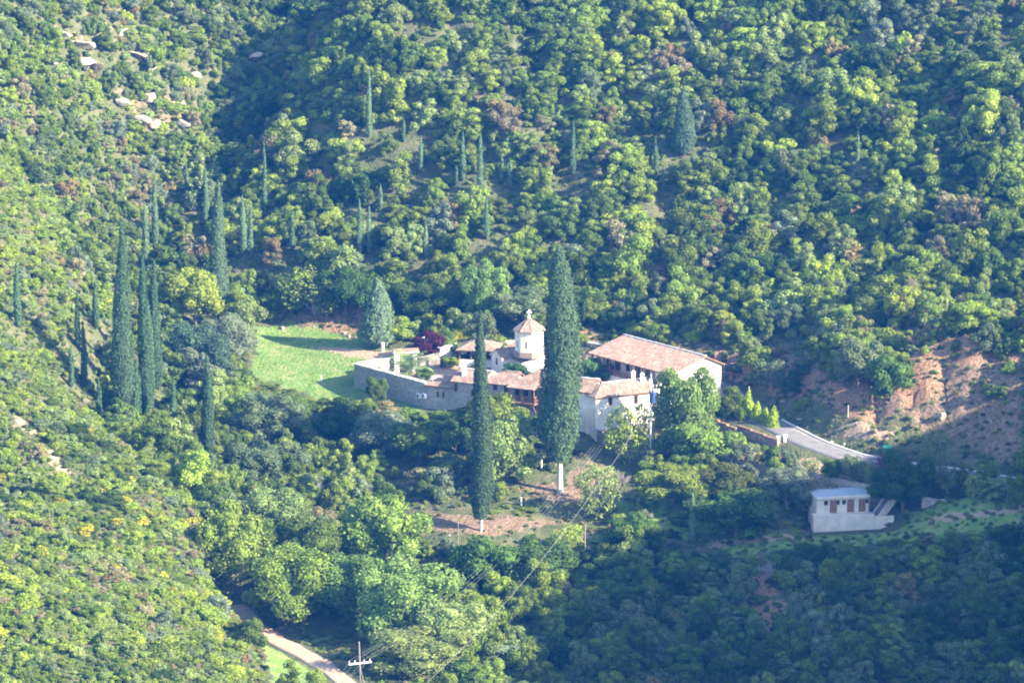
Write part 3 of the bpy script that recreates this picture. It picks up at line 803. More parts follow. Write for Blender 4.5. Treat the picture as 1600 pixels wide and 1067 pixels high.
# front range, left to right
FRONT = Fr(C1, C3)
def s_of(u, d=0.0):
    """distance along the front wall for a pixel column"""
    best = min(np.linspace(0, FRONT.L, 400), key=lambda a: abs(project(FRONT.p(a, d, 0))[0] - u))
    return float(best)
def sub(a0, a1, d=0.0): return Fr(FRONT.p(a0, d, 0), FRONT.p(a1, d, 0))
aR1, aR2, aR3, aR4, aR5 = 0.0, s_of(708), s_of(756), s_of(800), s_of(868)
t = thing('store_room', (*C1, -5), 'low lean-to store at the wall corner with two slit windows', 'outbuilding')
f = sub(aR1, aR2 - .02)
gable_walls(f, 3.6, -6.3, .0, .95, .6).build('wall', M_STONE, t)
P, rl, rr = gable_roof(f, 3.6, 0.02, 1.0, .6, .3, 1.8, 0); roof_slopes(t, P); ridge(t, rl, rr, .1, M_TILE)
for u in (684.5, 693): window(f, t, s_of(u), -1.7, .22, .75)
for u in (657, 665):
    p = at_y(u, 618, -27.5)
    fa_ = Fr(C0, C1); a = min(np.linspace(0, fa_.L, 300), key=lambda q: abs(project(fa_.p(q, 0, 0))[0] - u))
    tt = thing('air_conditioner', fa_.p(a, 0, -2.6), 'white air conditioner box %s the grey rubble wall' % ('on the left of the pair on' if u == 657 else 'on the right of the pair on'), 'air conditioner')
    zc = at_y(u, 618, fa_.p(a, 0, 0)[1])[2]
    fa_.box(MB(), a - .42, a + .42, .06, .42, zc - .33, zc + .33).build('casing', M_WHITE, tt)
    m = MB(); q = fa_.p(a - .1, .43, zc); m.tube([q, fa_.p(a - .1, .45, zc)], .25, 14); m.build('fan_grille', M_GLASS, tt)
    for ab in (a - .35, a + .3): fa_.box(MB(), ab, ab + .05, 0, .4, zc - .4, zc - .34).build('bracket', M_METAL, tt)
t = thing('front_wing', FRONT.p(aR2, 0, -5), 'stone wing with white chimney left of the slimmer near cypress', 'building')
f = sub(aR2, aR3 - .02)
gable_walls(f, 5.0, -6.8, 1.05, 2.3).build('wall', M_STONE, t)
P, rl, rr = gable_roof(f, 5.0, 1.07, 2.35, .5, .35); roof_slopes(t, P); ridge(t, rl, rr, .12)
window(f, t, .5, -.55, .35, 1.1); window(f, t, 3.4, -1.0, .6, .9)
q = at_z(725.5, 584, 1.7); chimney(t, q[0], FRONT.p(s_of(725.5), -1.6, 0)[1], 1.2, 3.4, .6)
t = thing('front_wing', FRONT.p(aR3, 0, -5), 'stone wing with two small windows left of the timber balcony', 'building')
f = sub(aR3, aR4 - .02)
gable_walls(f, 5.0, -6.8, 1.35, 2.6).build('wall', M_STONE, t)
P, rl, rr = gable_roof(f, 5.0, 1.37, 2.65, .5, .35, 2.0, 0); roof_slopes(t, P); ridge(t, rl, rr, .12, M_TILE)
for u, v in ((774, 609), (791, 612)):
    a = s_of(u) - aR3; z = at_y(u, v, f.p(a, 0, 0)[1])[2]
    window(f, t, a, z, .6, .85)
# balcony house
t = thing('balcony_house', FRONT.p(aR4, 0, -5), 'stone house with timber balcony under a wide tiled hip roof', 'building')
f = sub(aR4, aR5)
ze = 1.6
gable_walls(f, 6.2, -7.0, ze + .0, 3.5, .5, False, False).build('wall', M_STONE, t)
P, rl, rr = gable_roof(f, 6.2, ze + .02, 3.3, .5, .5, 3.0, 3.0)
# the front slope reaches out over the balcony on its left two thirds
sf = (3.3 - ze - .02) / 3.1; bo = 1.45; bl = 4.35
P[0] = [f.p(-.5, .5, ze + .02 - sf * .5), f.p(f.L + .5, .5, ze + .02 - sf * .5), rr, rl]
roof_slopes(t, P)
roof_slopes(t, [[f.p(-.2, bo + .2, ze - .08 - sf * .55), f.p(bl, bo + .2, ze - .08 - sf * .55), f.p(bl, .4, ze + .03 - sf * .35), f.p(-.2, .4, ze + .03 - sf * .35)]])
ridge(t, rl, rr, .12)
for a in (0.06, bl / 2, bl - .24):
    m = MB(); f.box(m, a, a + .16, bo - .2, bo - .04, -.98, ze - .65); m.build('post', M_WOOD, t)
f.box(MB(), 0, bl, .004, bo, -1.15, -.98).build('balcony_floor', M_WOOD, t)
m = MB(); f.box(m, 0.0, bl, bo - .1, bo - .02, .02, .12); f.box(m, 0, bl, bo - .09, bo - .03, -.8, -.72); f.box(m, bl - .1, bl - .02, .01, bo - .1, .02, .12)
rail = m.build('railing', M_DOOR, t)
k = 0.08
while k < bl - .05:
    m = MB(); f.box(m, k, k + .13, bo - .08, bo - .04, -.72, .02); m.build('baluster', M_DOOR, rail); k += .26
k = .15
while k < bo - .15:
    m = MB(); f.box(m, bl - .08, bl - .04, k, k + .12, -.98, .02); m.build('baluster', M_DOOR, rail); k += .26
for a in (.4, bl / 2, bl - .4):
    m = MB().tube([f.p(a, .02, -2.6), f.p(a, bo - .15, -1.16)], .08, 6); m.build('brace', M_WOOD, t)
for a in (.9, 2.3, 3.6): window(f, t, a, -.9, .75, 1.75)
for u, v in ((814, 636), (835, 641)):
    a = s_of(u) - aR4; z = at_y(u, v, f.p(a, 0, 0)[1])[2]
    window(f, t, a, z, .35, .75)
# low roof between balcony house and the right-hand block, behind the big cypress
t = thing('front_wing', FRONT.p(aR5, 0, -5), 'pale gabled wing half hidden behind the biggest cypress', 'building')
f = sub(aR5 + .02, FRONT.L - 1.4, -1.2)
gable_walls(f, 5.0, -7.5, 1.2, 2.5).build('wall', M_PLASTER, t)
P, rl, rr = gable_roof(f, 5.0, 1.22, 2.55, .5, .35); roof_slopes(t, P); ridge(t, rl, rr, .12)

# right-hand block, its sunlit wall facing the sun
t = thing('corner_block', (*C3, -7), 'tall pale stone block with lit wall, tiled hip roof and arched basement', 'building')
f = Fr(C3, C4); D = 4.4; ze = .95
gable_walls(f, D, -9, ze - .02, 2.2, .5, False, True).build('wall', M_PLASTER, t)
P, rl, rr = gable_roof(f, D, ze, 2.2, .5, .45, 2.0, 0); roof_slopes(t, P); ridge(t, rl, rr, .12)
a = 2.35; z = at_y(946, 632, f.p(a, 0, 0)[1])[2]
window(f, t, a, z, .45, 1.2); window(f, t, 6.6, z - .2, .5, 1.1)
fl_ = Fr(f.p(0, -D, 0), f.p(0, 0, 0))
window(fl_, t, 1.6, -1.0, .7, 1.2, frame=M_DOOR, pane=M_DOOR)
q = f.p(f.L - 1.6, -D * .5, 0); chimney(t, q[0], q[1], 1.8, 3.6, .55)
q = f.p(f.L - .5, -D * .35, 0); chimney(t, q[0], q[1], 1.6, 3.3, .5)
# the lower stone buttress wall with the arch in front
fb = Fr(f.p(-.1, .9, 0), f.p(f.L * .98, .9, 0))
bt = MB()
zt0 = -4.0
aw, az, ac = 1.25, -6.1, 3.1
Ns = 12
arc = [(ac - aw * math.cos(math.pi * k / Ns), az + aw * math.sin(math.pi * k / Ns)) for k in range(Ns + 1)]
for dd in (0.0,):
    fb.box(bt, 0.25, ac - aw, -.85, 0, -9.5, zt0); fb.box(bt, ac + aw, fb.L, -.85, 0, -9.5, zt0)
    for k in range(Ns):
        (x0, z0), (x1, z1) = arc[k], arc[k + 1]
        bt.hexa([fb.p(x0, 0, z0), fb.p(x1, 0, z1), fb.p(x1, -.85, z1), fb.p(x0, -.85, z0), fb.p(x0, 0, zt0), fb.p(x1, 0, zt0), fb.p(x1, -.85, zt0), fb.p(x0, -.85, zt0)])
bt.build('buttress_wall', M_STONEDARK, t)
fb.box(MB(), ac - aw, ac + aw, -.84, -.80, -9.5, az + aw).build('arch_door', M_DARKWOOD, t)
fb.box(MB(), .1, fb.L, -.95, .12, zt0, zt0 + .12).build('terrace_edge', M_COPING, t)

# long hall with timber gallery
t = thing('long_hall', (*L3, -2.7), 'long hall with big tiled roof and shady timber gallery', 'building')
f = Fr(L3, L0); D = float(np.linalg.norm(L1 - L0)); ze, zeb, zr = 2.0, 2.3, 3.8; rf = .66; gal = 2.0
gm = MB()
fr_in = Fr(f.p(0, -gal, 0), f.p(f.L, -gal, 0))
ga = f.L * .80
pl = [f.p(0, -gal, 0)[:2], f.p(ga, -gal, 0)[:2], f.p(ga, -.15, 0)[:2], f.p(f.L, -.15, 0)[:2], f.p(f.L, -D, 0)[:2], f.p(0, -D, 0)[:2]]
zg = ze + (zr - ze) * gal / (D * rf) - .05
gm.prism(pl, -5, [zg, zg, ze - .02, ze - .02, zeb - .02, zeb - .02])
for a, sgn in ((0.0, 1), (f.L, -1)):
    gm.add([f.p(a, -.15 if a else -gal, (ze if a else zg) - .03), f.p(a, -D, zeb - .03), f.p(a, -D * rf, zr - .03), f.p(a + .3 * sgn, -.15 if a else -gal, (ze if a else zg) - .03), f.p(a + .3 * sgn, -D, zeb - .03), f.p(a + .3 * sgn, -D * rf, zr - .03)], [(0, 1, 2), (5, 4, 3), (0, 2, 5, 3), (1, 4, 5, 2)])
gm.build('wall', M_PLASTER, t)
P, rl, rr = gable_roof(f, D, ze, zr, rf, .45, 0, 0, zeb)
roof_slopes(t, P); ridge(t, rl, rr, .16)
m = MB(); m.prism([f.p(0, 0, 0)[:2], f.p(ga, 0, 0)[:2], f.p(ga, -gal, 0)[:2], f.p(0, -gal, 0)[:2]], -5, -.75)
m.build('gallery_base', M_PLASTER, t)
npst = 12
for k in range(npst):
    a = .1 + (ga - .35) * k / (npst - 1)
    m = MB(); f.box(m, a, a + .14, -.2, -.06, -.75, ze - .14); m.build('gallery_post', M_WOOD, t)
m = MB(); f.box(m, 0, ga, -.19, -.07, ze - .14, ze - .02); m.build('gallery_beam', M_WOOD, t)
m = MB(); f.box(m, .05, ga, -.17, -.09, .12, .2); f.box(m, .05, ga, -.16, -.1, -.62, -.55)
rail = m.build('gallery_railing', M_WOOD, t)
k = .1
while k < ga - .1:
    m = MB(); f.box(m, k, k + .07, -.15, -.11, -.55, .12); m.build('baluster', M_WOOD, rail); k += .22
for k in range(6):
    a = 1.6 + k * 2.35
    if k % 2: door(fr_in, t, a, -.73, .95, 2.0, 0, M_DARKWOOD)
    else: window(fr_in, t, a, 0.0, .8, 1.2)
ar = MB()
ac, aw, az = 6.6, .7, -3.0
ar.add([f.p(ac - aw, .012, -4.4), f.p(ac + aw, .012, -4.4)] + [f.p(ac + aw * math.cos(math.pi * q / 8), .012, az + aw * math.sin(math.pi * q / 8)) for q in range(9)], [tuple(range(11))])
ar.build('arch_shade_panel', M_DARKWOOD, t)  # flat dark panel on the wall, coloured for the shade inside an arch
fe = Fr(L0, L1)
for a in (2.0, 4.6, 7.2): window(fe, t, a, -.6, .55, 1.05, 0.0)
# cable from the hall to the bank
q0 = np.array([L1[0], L1[1], 2.0]); q1 = gp(1200, 545)
MBc = MB().tube([q0 + (q1 - q0) * i / 10 + np.array([0, 0, -.5 * math.sin(math.pi * i / 10)]) for i in range(11)], .03, 5)
tag(MBc.build('cable', M_WIRE), 'pale cable strung from the long hall to the red bank', 'cable')

# small jars and flues on the terrace beside the hall
for i, (u, v) in enumerate(((1008, 602), (1016, 597), (1026, 604), (1037, 599))):
    q = at_y(u, v, -36.0 + i * .6)
    m = MB(); prof = [(.16, 0), (.3, .25), (.34, .55), (.24, .85), (.2, .95), (.26, 1.02)]
    m.tube([(q[0], q[1], q[2] - .5 + z) for r_, z in prof], [r_ for r_, z in prof], 10)
    tag(m.build('storage_jar', M_WHITE if i % 2 else M_CREAM, None, True), 'pale clay jar on the small terrace, %s from the chimneys' % ('first', 'second', 'third', 'fourth')[i], 'jar', 'jars on the small terrace')
tp = thing('terrace_block', (21.0, -36.5, -5), 'low flat-roofed block between corner block and long hall', 'building')
ft = Fr(C4 + (.3, .1), L0 + (1.0, -.2))
MB().prism(ft.plan([(0, 0), (ft.L, 0), (ft.L, -3.0), (0, -3.0)]), -8, .2).build('wall', M_PLASTER, tp)
MB().prism(ft.plan([(-.1, .12), (ft.L, .12), (ft.L, -3.0), (-.1, -3.0)]), .2, .36).build('roof', M_COPING, tp)

# ------------------------------------------------------------------ terrace walls, hut, stairs
m = thing('retaining_wall', WALLTOP[0] - (0, 0, 3), 'grey rubble retaining wall below the row of roadside trees', 'wall')
for i in range(len(WALLTOP) - 1):
    f = Fr(WALLTOP[i], WALLTOP[i + 1]); a, b = WALLTOP[i], WALLTOP[i + 1]
    mm = MB(); n = 5
    for k in range(n):
        a0, a1 = f.L * k / n, f.L * (k + 1) / n
        z0, z1 = a[2] + (b[2] - a[2]) * k / n, a[2] + (b[2] - a[2]) * (k + 1) / n
        mm.hexa([f.p(a0, .25, z0 - 4.5), f.p(a1, .25, z1 - 4.5), f.p(a1, -.6, z1 - 4.5), f.p(a0, -.6, z0 - 4.5), f.p(a0, 0, z0 + .1 + .05 * (k % 2)), f.p(a1, 0, z1 + .1 + .05 * (k % 2)), f.p(a1, -.6, z1 + .1 + .05 * (k % 2)), f.p(a0, -.6, z0 + .1 + .05 * (k % 2))])
    mm.build('wall_face', M_STONE, m)
RW = [at_y(1440, 780, -72.5), at_y(1475, 786, -73.5), at_y(1515, 793, -75)]
m = thing('retaining_wall', RW[0] - (0, 0, 2), 'low pale retaining wall right of the hut stairs', 'wall')
for i in range(2):
    f = Fr(RW[i], RW[i + 1]); mm = MB()
    f.box(mm, 0, f.L, -.6, 0, RW[i][2] - 2.5, RW[i][2] + .25); mm.build('wall_face', M_STONE, m)
for (ua, va, ub, vb, lab) in ((1108, 668, 1149, 684, 'upper stepped brown stone wall above the roadside trees'), (1152, 680, 1214, 701, 'lower stepped brown stone wall beneath the clipped conifers')):
    A, B = gp(ua, va), gp(ub, vb); za, zb_ = A[2] + 1.35, B[2] + 1.1
    tt = thing('planter_wall', A - (0, 0, 2), lab, 'wall'); f = Fr(A, B); mm = MB(); cc = MB(); n = 3
    for k in range(n):
        a0, a1 = f.L * k / n, f.L * (k + 1) / n; z = za + (zb_ - za) * k / n
        f.box(mm, a0, a1, -.4, 0, z - 2.6, z); f.box(cc, a0, a1, -.46, .06, z, z + .12)
    mm.build('wall_face', M_STONEDARK, tt); cc.build('coping', M_WOOD, tt)
# hut with three doors
f = Fr(HA, HB); zb0 = HA[2]; zs = at_y(1271, 805, -75)[2]; zt_ = at_y(1278, 777, -74)[2]
t = thing('toilet_hut', (*HA[:2], zb0), 'flat-roofed pale hut with three orange doors on a white plinth', 'hut')
MB().prism(f.plan([(0, 0), (f.L, 0), (f.L, -1.2), (0, -1.2)]), zb0 - 1.5, [zs + .0, zs - .25, zs - .25, zs]).build('plinth', M_CREAM, t)
fh = Fr(f.p(.75, -1.2, 0), f.p(f.L - .4, -1.2, 0))
MB().prism(fh.plan([(0, 0), (fh.L, 0), (fh.L, -4.2), (0, -4.2)]), zb0 - 1, zt_ - .3).build('wall', M_CREAM, t)
MB().prism(fh.plan([(-.12, .3), (fh.L + .12, .3), (fh.L + .12, -4.3), (-.12, -4.3)]), zt_ - .3, zt_).build('roof', M_CREAM, t)
MB().prism(fh.plan([(-.02, .2), (fh.L + .02, .2), (fh.L + .02, -4.2), (-.02, -4.2)]), zt_, zt_ + .03).build('roof_sheet', M_SKYROOF, t)
for u, uw in ((1301.5, 1306.8), (1328.5, 1318), (1346.5, 1353.5)):
    a = min(np.linspace(0, fh.L, 300), key=lambda q: abs(project(fh.p(q, 0, -10))[0] - u))
    door(fh, t, a, zs - .12, .78, 1.7)
for u in (1290, 1308.5, 1318, 1353.5):
    a = min(np.linspace(0, fh.L, 300), key=lambda q: abs(project(fh.p(q, 0, -10))[0] - u))
    window(fh, t, a, zs + 1.15, .34, .42, 0, M_DARKWOOD)
MB().tube([fh.p(fh.L - .15, .08, zb0 + 2), fh.p(fh.L - .15, .08, zt_)], .05, 6).build('downpipe', M_WOOD, t)
fs = Fr(f.p(f.L - .3, .1, 0), f.p(f.L + .3, .1, 0))
t = thing('outdoor_stairs', (*HB[:2], HA[2]), 'concrete stair with parapets climbing from the hut to the road', 'stairs')
S0 = np.array(f.p(f.L + .2, -.6, zs - .9)); S1 = np.array([*(WALLTOP[-1][:2] + (.1, -.1)), WALLTOP[-1][2] + .05]); ns = 15
dS = (S1 - S0); hd = dS[:2] / np.linalg.norm(dS[:2]); side = np.array([hd[1], -hd[0]])
for k in range(ns):
    a = S0 + dS * k / ns; b = S0 + dS * (k + 1) / ns; mm = MB()
    c0, c1 = a[:2] - side * .55, a[:2] + side * .55; d0, d1 = b[:2] - side * .55, b[:2] + side * .55
    mm.prism([c0, c1, d1, d0], a[2] - 1.4, b[2]); mm.build('step', M_ASPH, t)
for sg in (-1, 1):
    mm = MB(); q = [S0[:2] + side * sg * .56, S0[:2] + side * sg * .74, S1[:2] + side * sg * .74, S1[:2] + side * sg * .56]
    mm.prism(q, [S0[2] - 1.2, S0[2] - 1.2, S1[2] - 1.2, S1[2] - 1.2], [S0[2] + .3, S0[2] + .3, S1[2] + .35, S1[2] + .35]); mm.build('parapet', M_CREAM, t)
fp = Fr(f.p(f.L + .02, 0, 0), f.p(f.L + 2.7, .35, 0))
mm = MB(); fp.box(mm, 0, fp.L, -.3, 0, zb0 - 1, zs - .55); mm.build('landing_wall', M_CREAM, t)

# ------------------------------------------------------------------ foliage generators
def unit(v): return v / (np.linalg.norm(v, axis=-1, keepdims=True) + 1e-9)
def cards(P, Nrm, size, rng, jitter=0.6, aspect=(0.7, 1.3), upright=0.0):
    """small leaf sprays: one irregular quad each"""
    n = len(P)
    nr = unit(Nrm + rng.normal(0, jitter, (n, 3)))
    up = unit(rng.normal(0, 1, (n, 3)) * (1 - upright) + np.array([0, 0, 1.0]) * upright)
    a = unit(np.cross(nr, up)); b = np.cross(nr, a)
    s = np.asarray(size) * rng.uniform(0.6, 1.35, n)
    w = (s * rng.uniform(*aspect, n))[:, None]; h = (s * rng.uniform(*aspect, n) * (1 + upright * 0.8))[:, None]
    k = rng.uniform(0.55, 1.0, (4, n, 1)); bend = rng.normal(0, 0.25, (n, 1)) * s[:, None]
    V4 = np.stack([P - a * w * k[0] * .5 - b * h * .5, P + a * w * .5 - b * h * k[1] * .5 + nr * bend, P + a * w * k[2] * .5 + b * h * .5, P - a * w * .5 + b * h * k[3] * .5 - nr * bend * .5], 1)
    return V4.reshape(-1, 3)
def cubesphere(n=3):
    vs_, fs_ = [], []
    for ax in range(3):
        for sg in (-1, 1):
            k0 = len(vs_)
            for i in range(n + 1):
                for j in range(n + 1):
                    p = np.zeros(3); p[ax] = sg; p[(ax + 1) % 3] = (2 * i / n - 1); p[(ax + 2) % 3] = (2 * j / n - 1) * sg
                    vs_.append(p / np.linalg.norm(p))
            for i in range(n):
                for j in range(n):
                    a = k0 + i * (n + 1) + j
                    fs_.append((a, a + n + 1, a + n + 2, a + 1))
    return np.array(vs_), np.array(fs_)
CSV, CSF = cubesphere(3)
def crown_mesh(name, lobes, ncards, card, seed, mat=None, jitter=0.55, core=0.7, gap=0.0, zmin=0.0, clumps=9, spread=0.3, upright=0.0):
    rng = np.random.default_rng(seed)
    L = np.array(lobes, float); C, Rr = L[:, :3], L[:, 3:6]
    wgt = (Rr.prod(1)) ** (2 / 3.); wgt /= wgt.sum()
    li = rng.choice(len(L), int(ncards * 1.7), p=wgt)
    cl = unit(rng.normal(0, 1, (len(L), clumps, 3)) + np.array([0, 0, 0.35]))
    crad = rng.uniform(0.86, 1.14, (len(L), clumps))
    ci = rng.integers(0, clumps, len(li))
    d = unit(cl[li, ci] + rng.normal(0, spread, (len(li), 3)))
    if gap > 0:
        free = rng.random(len(li)) < gap
        d[free] = unit(rng.normal(0, 1, (free.sum(), 3)))
    rad = crad[li, ci] * rng.uniform(0.78, 1.06, len(li))
    P = C[li] + d * Rr[li] * rad[:, None]
    Nn = unit(d / Rr[li])
    keep = P[:, 2] > zmin
    for k in range(len(L)):
        q = (((P - C[k]) / (Rr[k] * 0.78)) ** 2).sum(1)
        keep &= (q > 1.0) | (li == k)
    P, Nn = P[keep][:ncards], Nn[keep][:ncards]
    V = cards(P, Nn, card, rng, jitter, upright=upright)
    F = np.arange(len(V)).reshape(-1, 4)
    if core > 0:
        for k in range(len(L)):
            rr = 1 + 0.12 * rng.normal(0, 1, (len(CSV), 1))
            v = C[k] + CSV * Rr[k] * core * rr
            v[:, 2] = np.maximum(v[:, 2], zmin - 0.02)
            F = np.concatenate([F, CSF + len(V)]); V = np.concatenate([V, v])
    return pydata(name, V, F, mat or M_LEAF)
def dome_lobes(rng, n, flat=0.8, spread=0.27):
    L = [(0, 0, 0.26 * flat, .30, .28, .30 * flat)]
    ox, oy = rng.normal(0, .05, 2)
    for i in range(n):
        a = 2 * math.pi * (i + rng.random() * .9) / n * 2.0; r = spread * (0.35 + 1.1 * rng.random()); z = flat * (.12 + .55 * rng.random() * (1.3 - r / .42))
        s = .07 + .14 * rng.random() ** 1.4
        L.append((r * math.cos(a) + ox, r * math.sin(a) + oy, z, s * (.8 + .5 * rng.random()), s * (.8 + .5 * rng.random()), s * (0.65 + .5 * rng.random())))
    return L
# unit-diameter shrubs
SHRUBS = []
for k in range(12):
    rg = np.random.default_rng(100 + k)
    SHRUBS.append(crown_mesh('shrub_crown', dome_lobes(rg, 12 + k % 7, .62 + .1 * (k % 5)), 2200, .05, 200 + k, gap=.35, zmin=-.05, core=.62, clumps=6, spread=.4))
def hill_tree(k):
    rg = np.random.default_rng(700 + k); L = [(0, 0, .42, .24, .22, .28)]
    for i in range(15):
        a = 2.4 * i + rg.random() * 1.5; z = .14 + .78 * (i + .5) / 15 * (.8 + .3 * rg.random())
        wid = math.sqrt(max(.05, 1 - ((z - .45) / .62) ** 2)) * .40
        r = wid * (.45 + .75 * rg.random()); q = .07 + .11 * rg.random()
        L.append((r * math.cos(a), r * math.sin(a), z, q * 1.15, q * 1.15, q * (.7 + .4 * rg.random())))
    return crown_mesh('shrub_crown', L, 3600, .034, 720 + k, gap=.35, zmin=-.03, core=.6, clumps=6, spread=.42)
SHRUBS += [hill_tree(k) for k in range(4)]
# unit-height trees: crown and trunk; width about 0.8
def tree_shape(k, kind):
    rg = np.random.default_rng(500 + k * 7 + len(kind))
    L = []
    if kind == 'round':
        n, c0, up = 13, .2, .0
    elif kind == 'olive':
        n, c0, up = 16, .18, .0
    elif kind == 'fig':
        n, c0, up = 12, .1, .0
    else:
        n, c0, up = 15, .08, .35
    L.append((0, 0, .55, .26, .26, .3))
    for i in range(n):
        a = 2.4 * i + rg.random(); t = (i + .5) / n
        z = c0 + .12 + (.76 - c0) * t
        wid = math.sqrt(max(0.05, 1 - ((z - .5) / .55) ** 2)) * .34
        r = wid * (.65 + .5 * rg.random()); s = .1 + .09 * rg.random()
        L.append((r * math.cos(a), r * math.sin(a), z, s * 1.1, s * 1.1, s * (.85 + .3 * rg.random())))
    dens = {'round': 11000, 'olive': 11000, 'fig': 8000, 'feather': 12000, 'sparse': 3000}[kind]
    cs = {'round': .023, 'olive': .019, 'fig': .028, 'feather': .02, 'sparse': .026}[kind]
    me = crown_mesh('tree_crown', L, dens, cs, 900 + k, jitter=.75 if kind == 'feather' else .6, core={'sparse': 0, 'feather': .5, 'olive': .55}.get(kind, .66), gap=.3, zmin=.06, upright=up, clumps=8)
    m = MB()
    tr = .028
    m.tube([(0, 0, -.08), (.01, 0, .1), (-.01, .012, .25), (.012, 0, .5), (0, 0, .78)], [tr * 1.35, tr, tr * .85, tr * .55, tr * .2], 7)
    for i in range(1, len(L), 2):
        c = L[i]; b = max(.12, c[2] - .28)
        m.tube([(0, 0, b), (c[0] * .45, c[1] * .45, b + (c[2] - b) * .6), (c[0] * .95, c[1] * .95, c[2])], [tr * .5, tr * .36, tr * .12], 5)
    tm = bpy.data.meshes.new('tree_trunk'); tm.from_pydata(m.v, [], m.f); tm.materials.append(M_GREYBARK if kind in ('sparse', 'olive') else M_BARK)
    return me, tm
TREES = {kd: [tree_shape(k, kd) for k in range(nv)] for kd, nv in (('round', 4), ('olive', 3), ('fig', 3), ('feather', 3), ('sparse', 2))}
def bare_shape(seed):
    rg = np.random.default_rng(seed); m = MB()
    def br(p, d, L, r, lev):
        q = p + d * L
        m.tube([p, (p + q) / 2 + rg.normal(0, .03, 3) * L, q], [r, r * .8, r * .5], 4, False)
        if lev:
            for i in range(4):
                br(p + (q - p) * (.45 + .55 * rg.random()), unit(d + rg.normal(0, .55, 3) + (0, 0, .25)), L * .62, r * .55, lev - 1)
    for i in range(5):
        br(np.zeros(3), unit(np.array([rg.normal(0, .5), rg.normal(0, .5), 1.0])), .38, .016, 3)
    tm = bpy.data.meshes.new('bare_branches'); tm.from_pydata(m.v, [], m.f); tm.materials.append(M_GREYBARK)
    return tm
BARE = [bare_shape(s) for s in (5, 6)]

def cypress_mesh(h, rad, seed, a=1.6, b=.75, crown0=0.05, cs=None, dens=1.0):
    """crown of a column cypress in metres, base at z=0"""
    rng = np.random.default_rng(seed)
    hc = h * (1 - crown0)
    cs = cs or max(.14, min(.17, rad * .08))
    area = 2 * math.pi * rad * hc * .72
    n = int(min(40000, dens * 2.3 * area / (cs * cs * 1.4)))
    t = rng.random(n * 3); th = rng.uniform(0, 2 * math.pi, n * 3)
    prof = (np.maximum(0, 1 - t ** a)) ** b * np.minimum(1, .42 + .58 * t / .13)
    keep = rng.random(n * 3) < prof + .04
    t, th, prof = t[keep][:n], th[keep][:n], prof[keep][:n]
    arc = th / (2 * math.pi) * max(5, int(2 * math.pi * rad / 1.0))
    bump = vnoise(arc * .6, t * hc / 4.5, seed + 9) * .5 + vnoise(arc, t * hc / 1.6, seed) * .6 + vnoise(arc * 2.1, t * hc / .7, seed + 3) * .4
    lean = .10 * rad * np.sin(t * 7 + seed)
    rr = rad * prof * (1 + .22 * bump) * rng.uniform(.84, 1.07, len(t)) + .03 + np.abs(rng.normal(0, .05, len(t))) * rad * .6
    P = np.stack([np.cos(th) * rr + lean, np.sin(th) * rr, h * crown0 + t * hc], 1)
    Nn = unit(np.stack([np.cos(th), np.sin(th), np.full(len(t), .25)], 1))
    V = cards(P, Nn, cs, rng, .5, (.6, 1.1), upright=.75)
    F = np.arange(len(V)).reshape(-1, 4)
    m = 12; K = 18
    tv = np.linspace(0, .985, K); pv = (1 - tv ** a) ** b * np.minimum(1, .42 + .58 * tv / .13)
    cv = []
    for i in range(K):
        for k in range(m):
            q = 2 * math.pi * k / m
            r_ = rad * pv[i] * .74
            cv.append((math.cos(q) * r_ + .10 * rad * math.sin(tv[i] * 7 + seed), math.sin(q) * r_, h * crown0 + tv[i] * hc))
    cf = [(i * m + k, i * m + (k + 1) % m, (i + 1) * m + (k + 1) % m, (i + 1) * m + k) for i in range(K - 1) for k in range(m)]
    F = np.concatenate([F, np.array(cf) + len(V)]); V = np.concatenate([V, np.array(cv)])
    return pydata('cypress_crown', V, F, M_NEEDLE)

# leaf colours as they are (linear base colours)
DARK = (.058, .098, .024); MID = (.115, .168, .032); FRESH = (.18, .24, .040); LIME = (.26, .335, .05); OLIVE = (.145, .185, .082); SILVER = (.175, .215, .125)
RUST = (.23, .185, .075); TAN = (.25, .225, .115); PALE = (.22, .28, .085); YELLOW = (.55, .40, .02); CYP = (.060, .102, .048); CYPG = (.10, .155, .078); PURPLE = (.07, .018, .035); BLUEG = (.075, .12, .07)
def mpp(p): return float((np.asarray(p) - CAM) @ FWD) / FPX
def obj_of(name, mesh, parent=None, color=None):
    o = bpy.data.objects.new(name, mesh); COL.objects.link(o)
    if parent: o.parent = parent
    if color: o.color = (*color, 1)
    return o

# ------------------------------------------------------------------ cypresses
OCC = []     # plan discs already taken
def cypress(u, vt, vb, wpx, label, col=CYP, a=1.6, b=.75, crown0=.03, white=False, y=None, name='cypress_tree', dens=1.0, group='cypresses'):
    p = gp(u, vb) if y is None else at_y(u, vb, y)
    if y is not None: p = np.array([p[0], p[1], Hs(p[0], p[1])])
    s = mpp(p)
    ub, vbb = project(p)
    h = (vbb - vt) * s / math.cos(PITCH); rad = wpx * .5 * s
    t = thing(name, p, label, 'cypress', group)
    OCC.append((p[0], p[1] - 1.6, 1.7 + rad * .5)); OCC.append((p[0], p[1] - 4.5, 1.2))
    o = obj_of('crown', cypress_mesh(h, rad, int(u * 7 + vt), a, b, crown0, dens=dens), t, col)
    m = MB(); tr = max(.07, rad * .135)
    m.tube([(0, 0, -.6), (0, 0, h * crown0 * .5), (0, 0, h * crown0 + .4 + h * .04), (0, 0, h * .6)], [tr * 1.35, tr, tr * .9, tr * .2], 9)
    k = bpy.data.meshes.new('cypress_trunk'); k.from_pydata(m.v, [], m.f); k.materials.append(M_WASH if white else M_BARK)
    obj_of('trunk', k, t)
    return t
cypress(875, 388, 769, 61, 'biggest cypress, thick dark column on whitewashed trunk before the monastery', CYP, 2.2, .6, .13, True, dens=1.2)
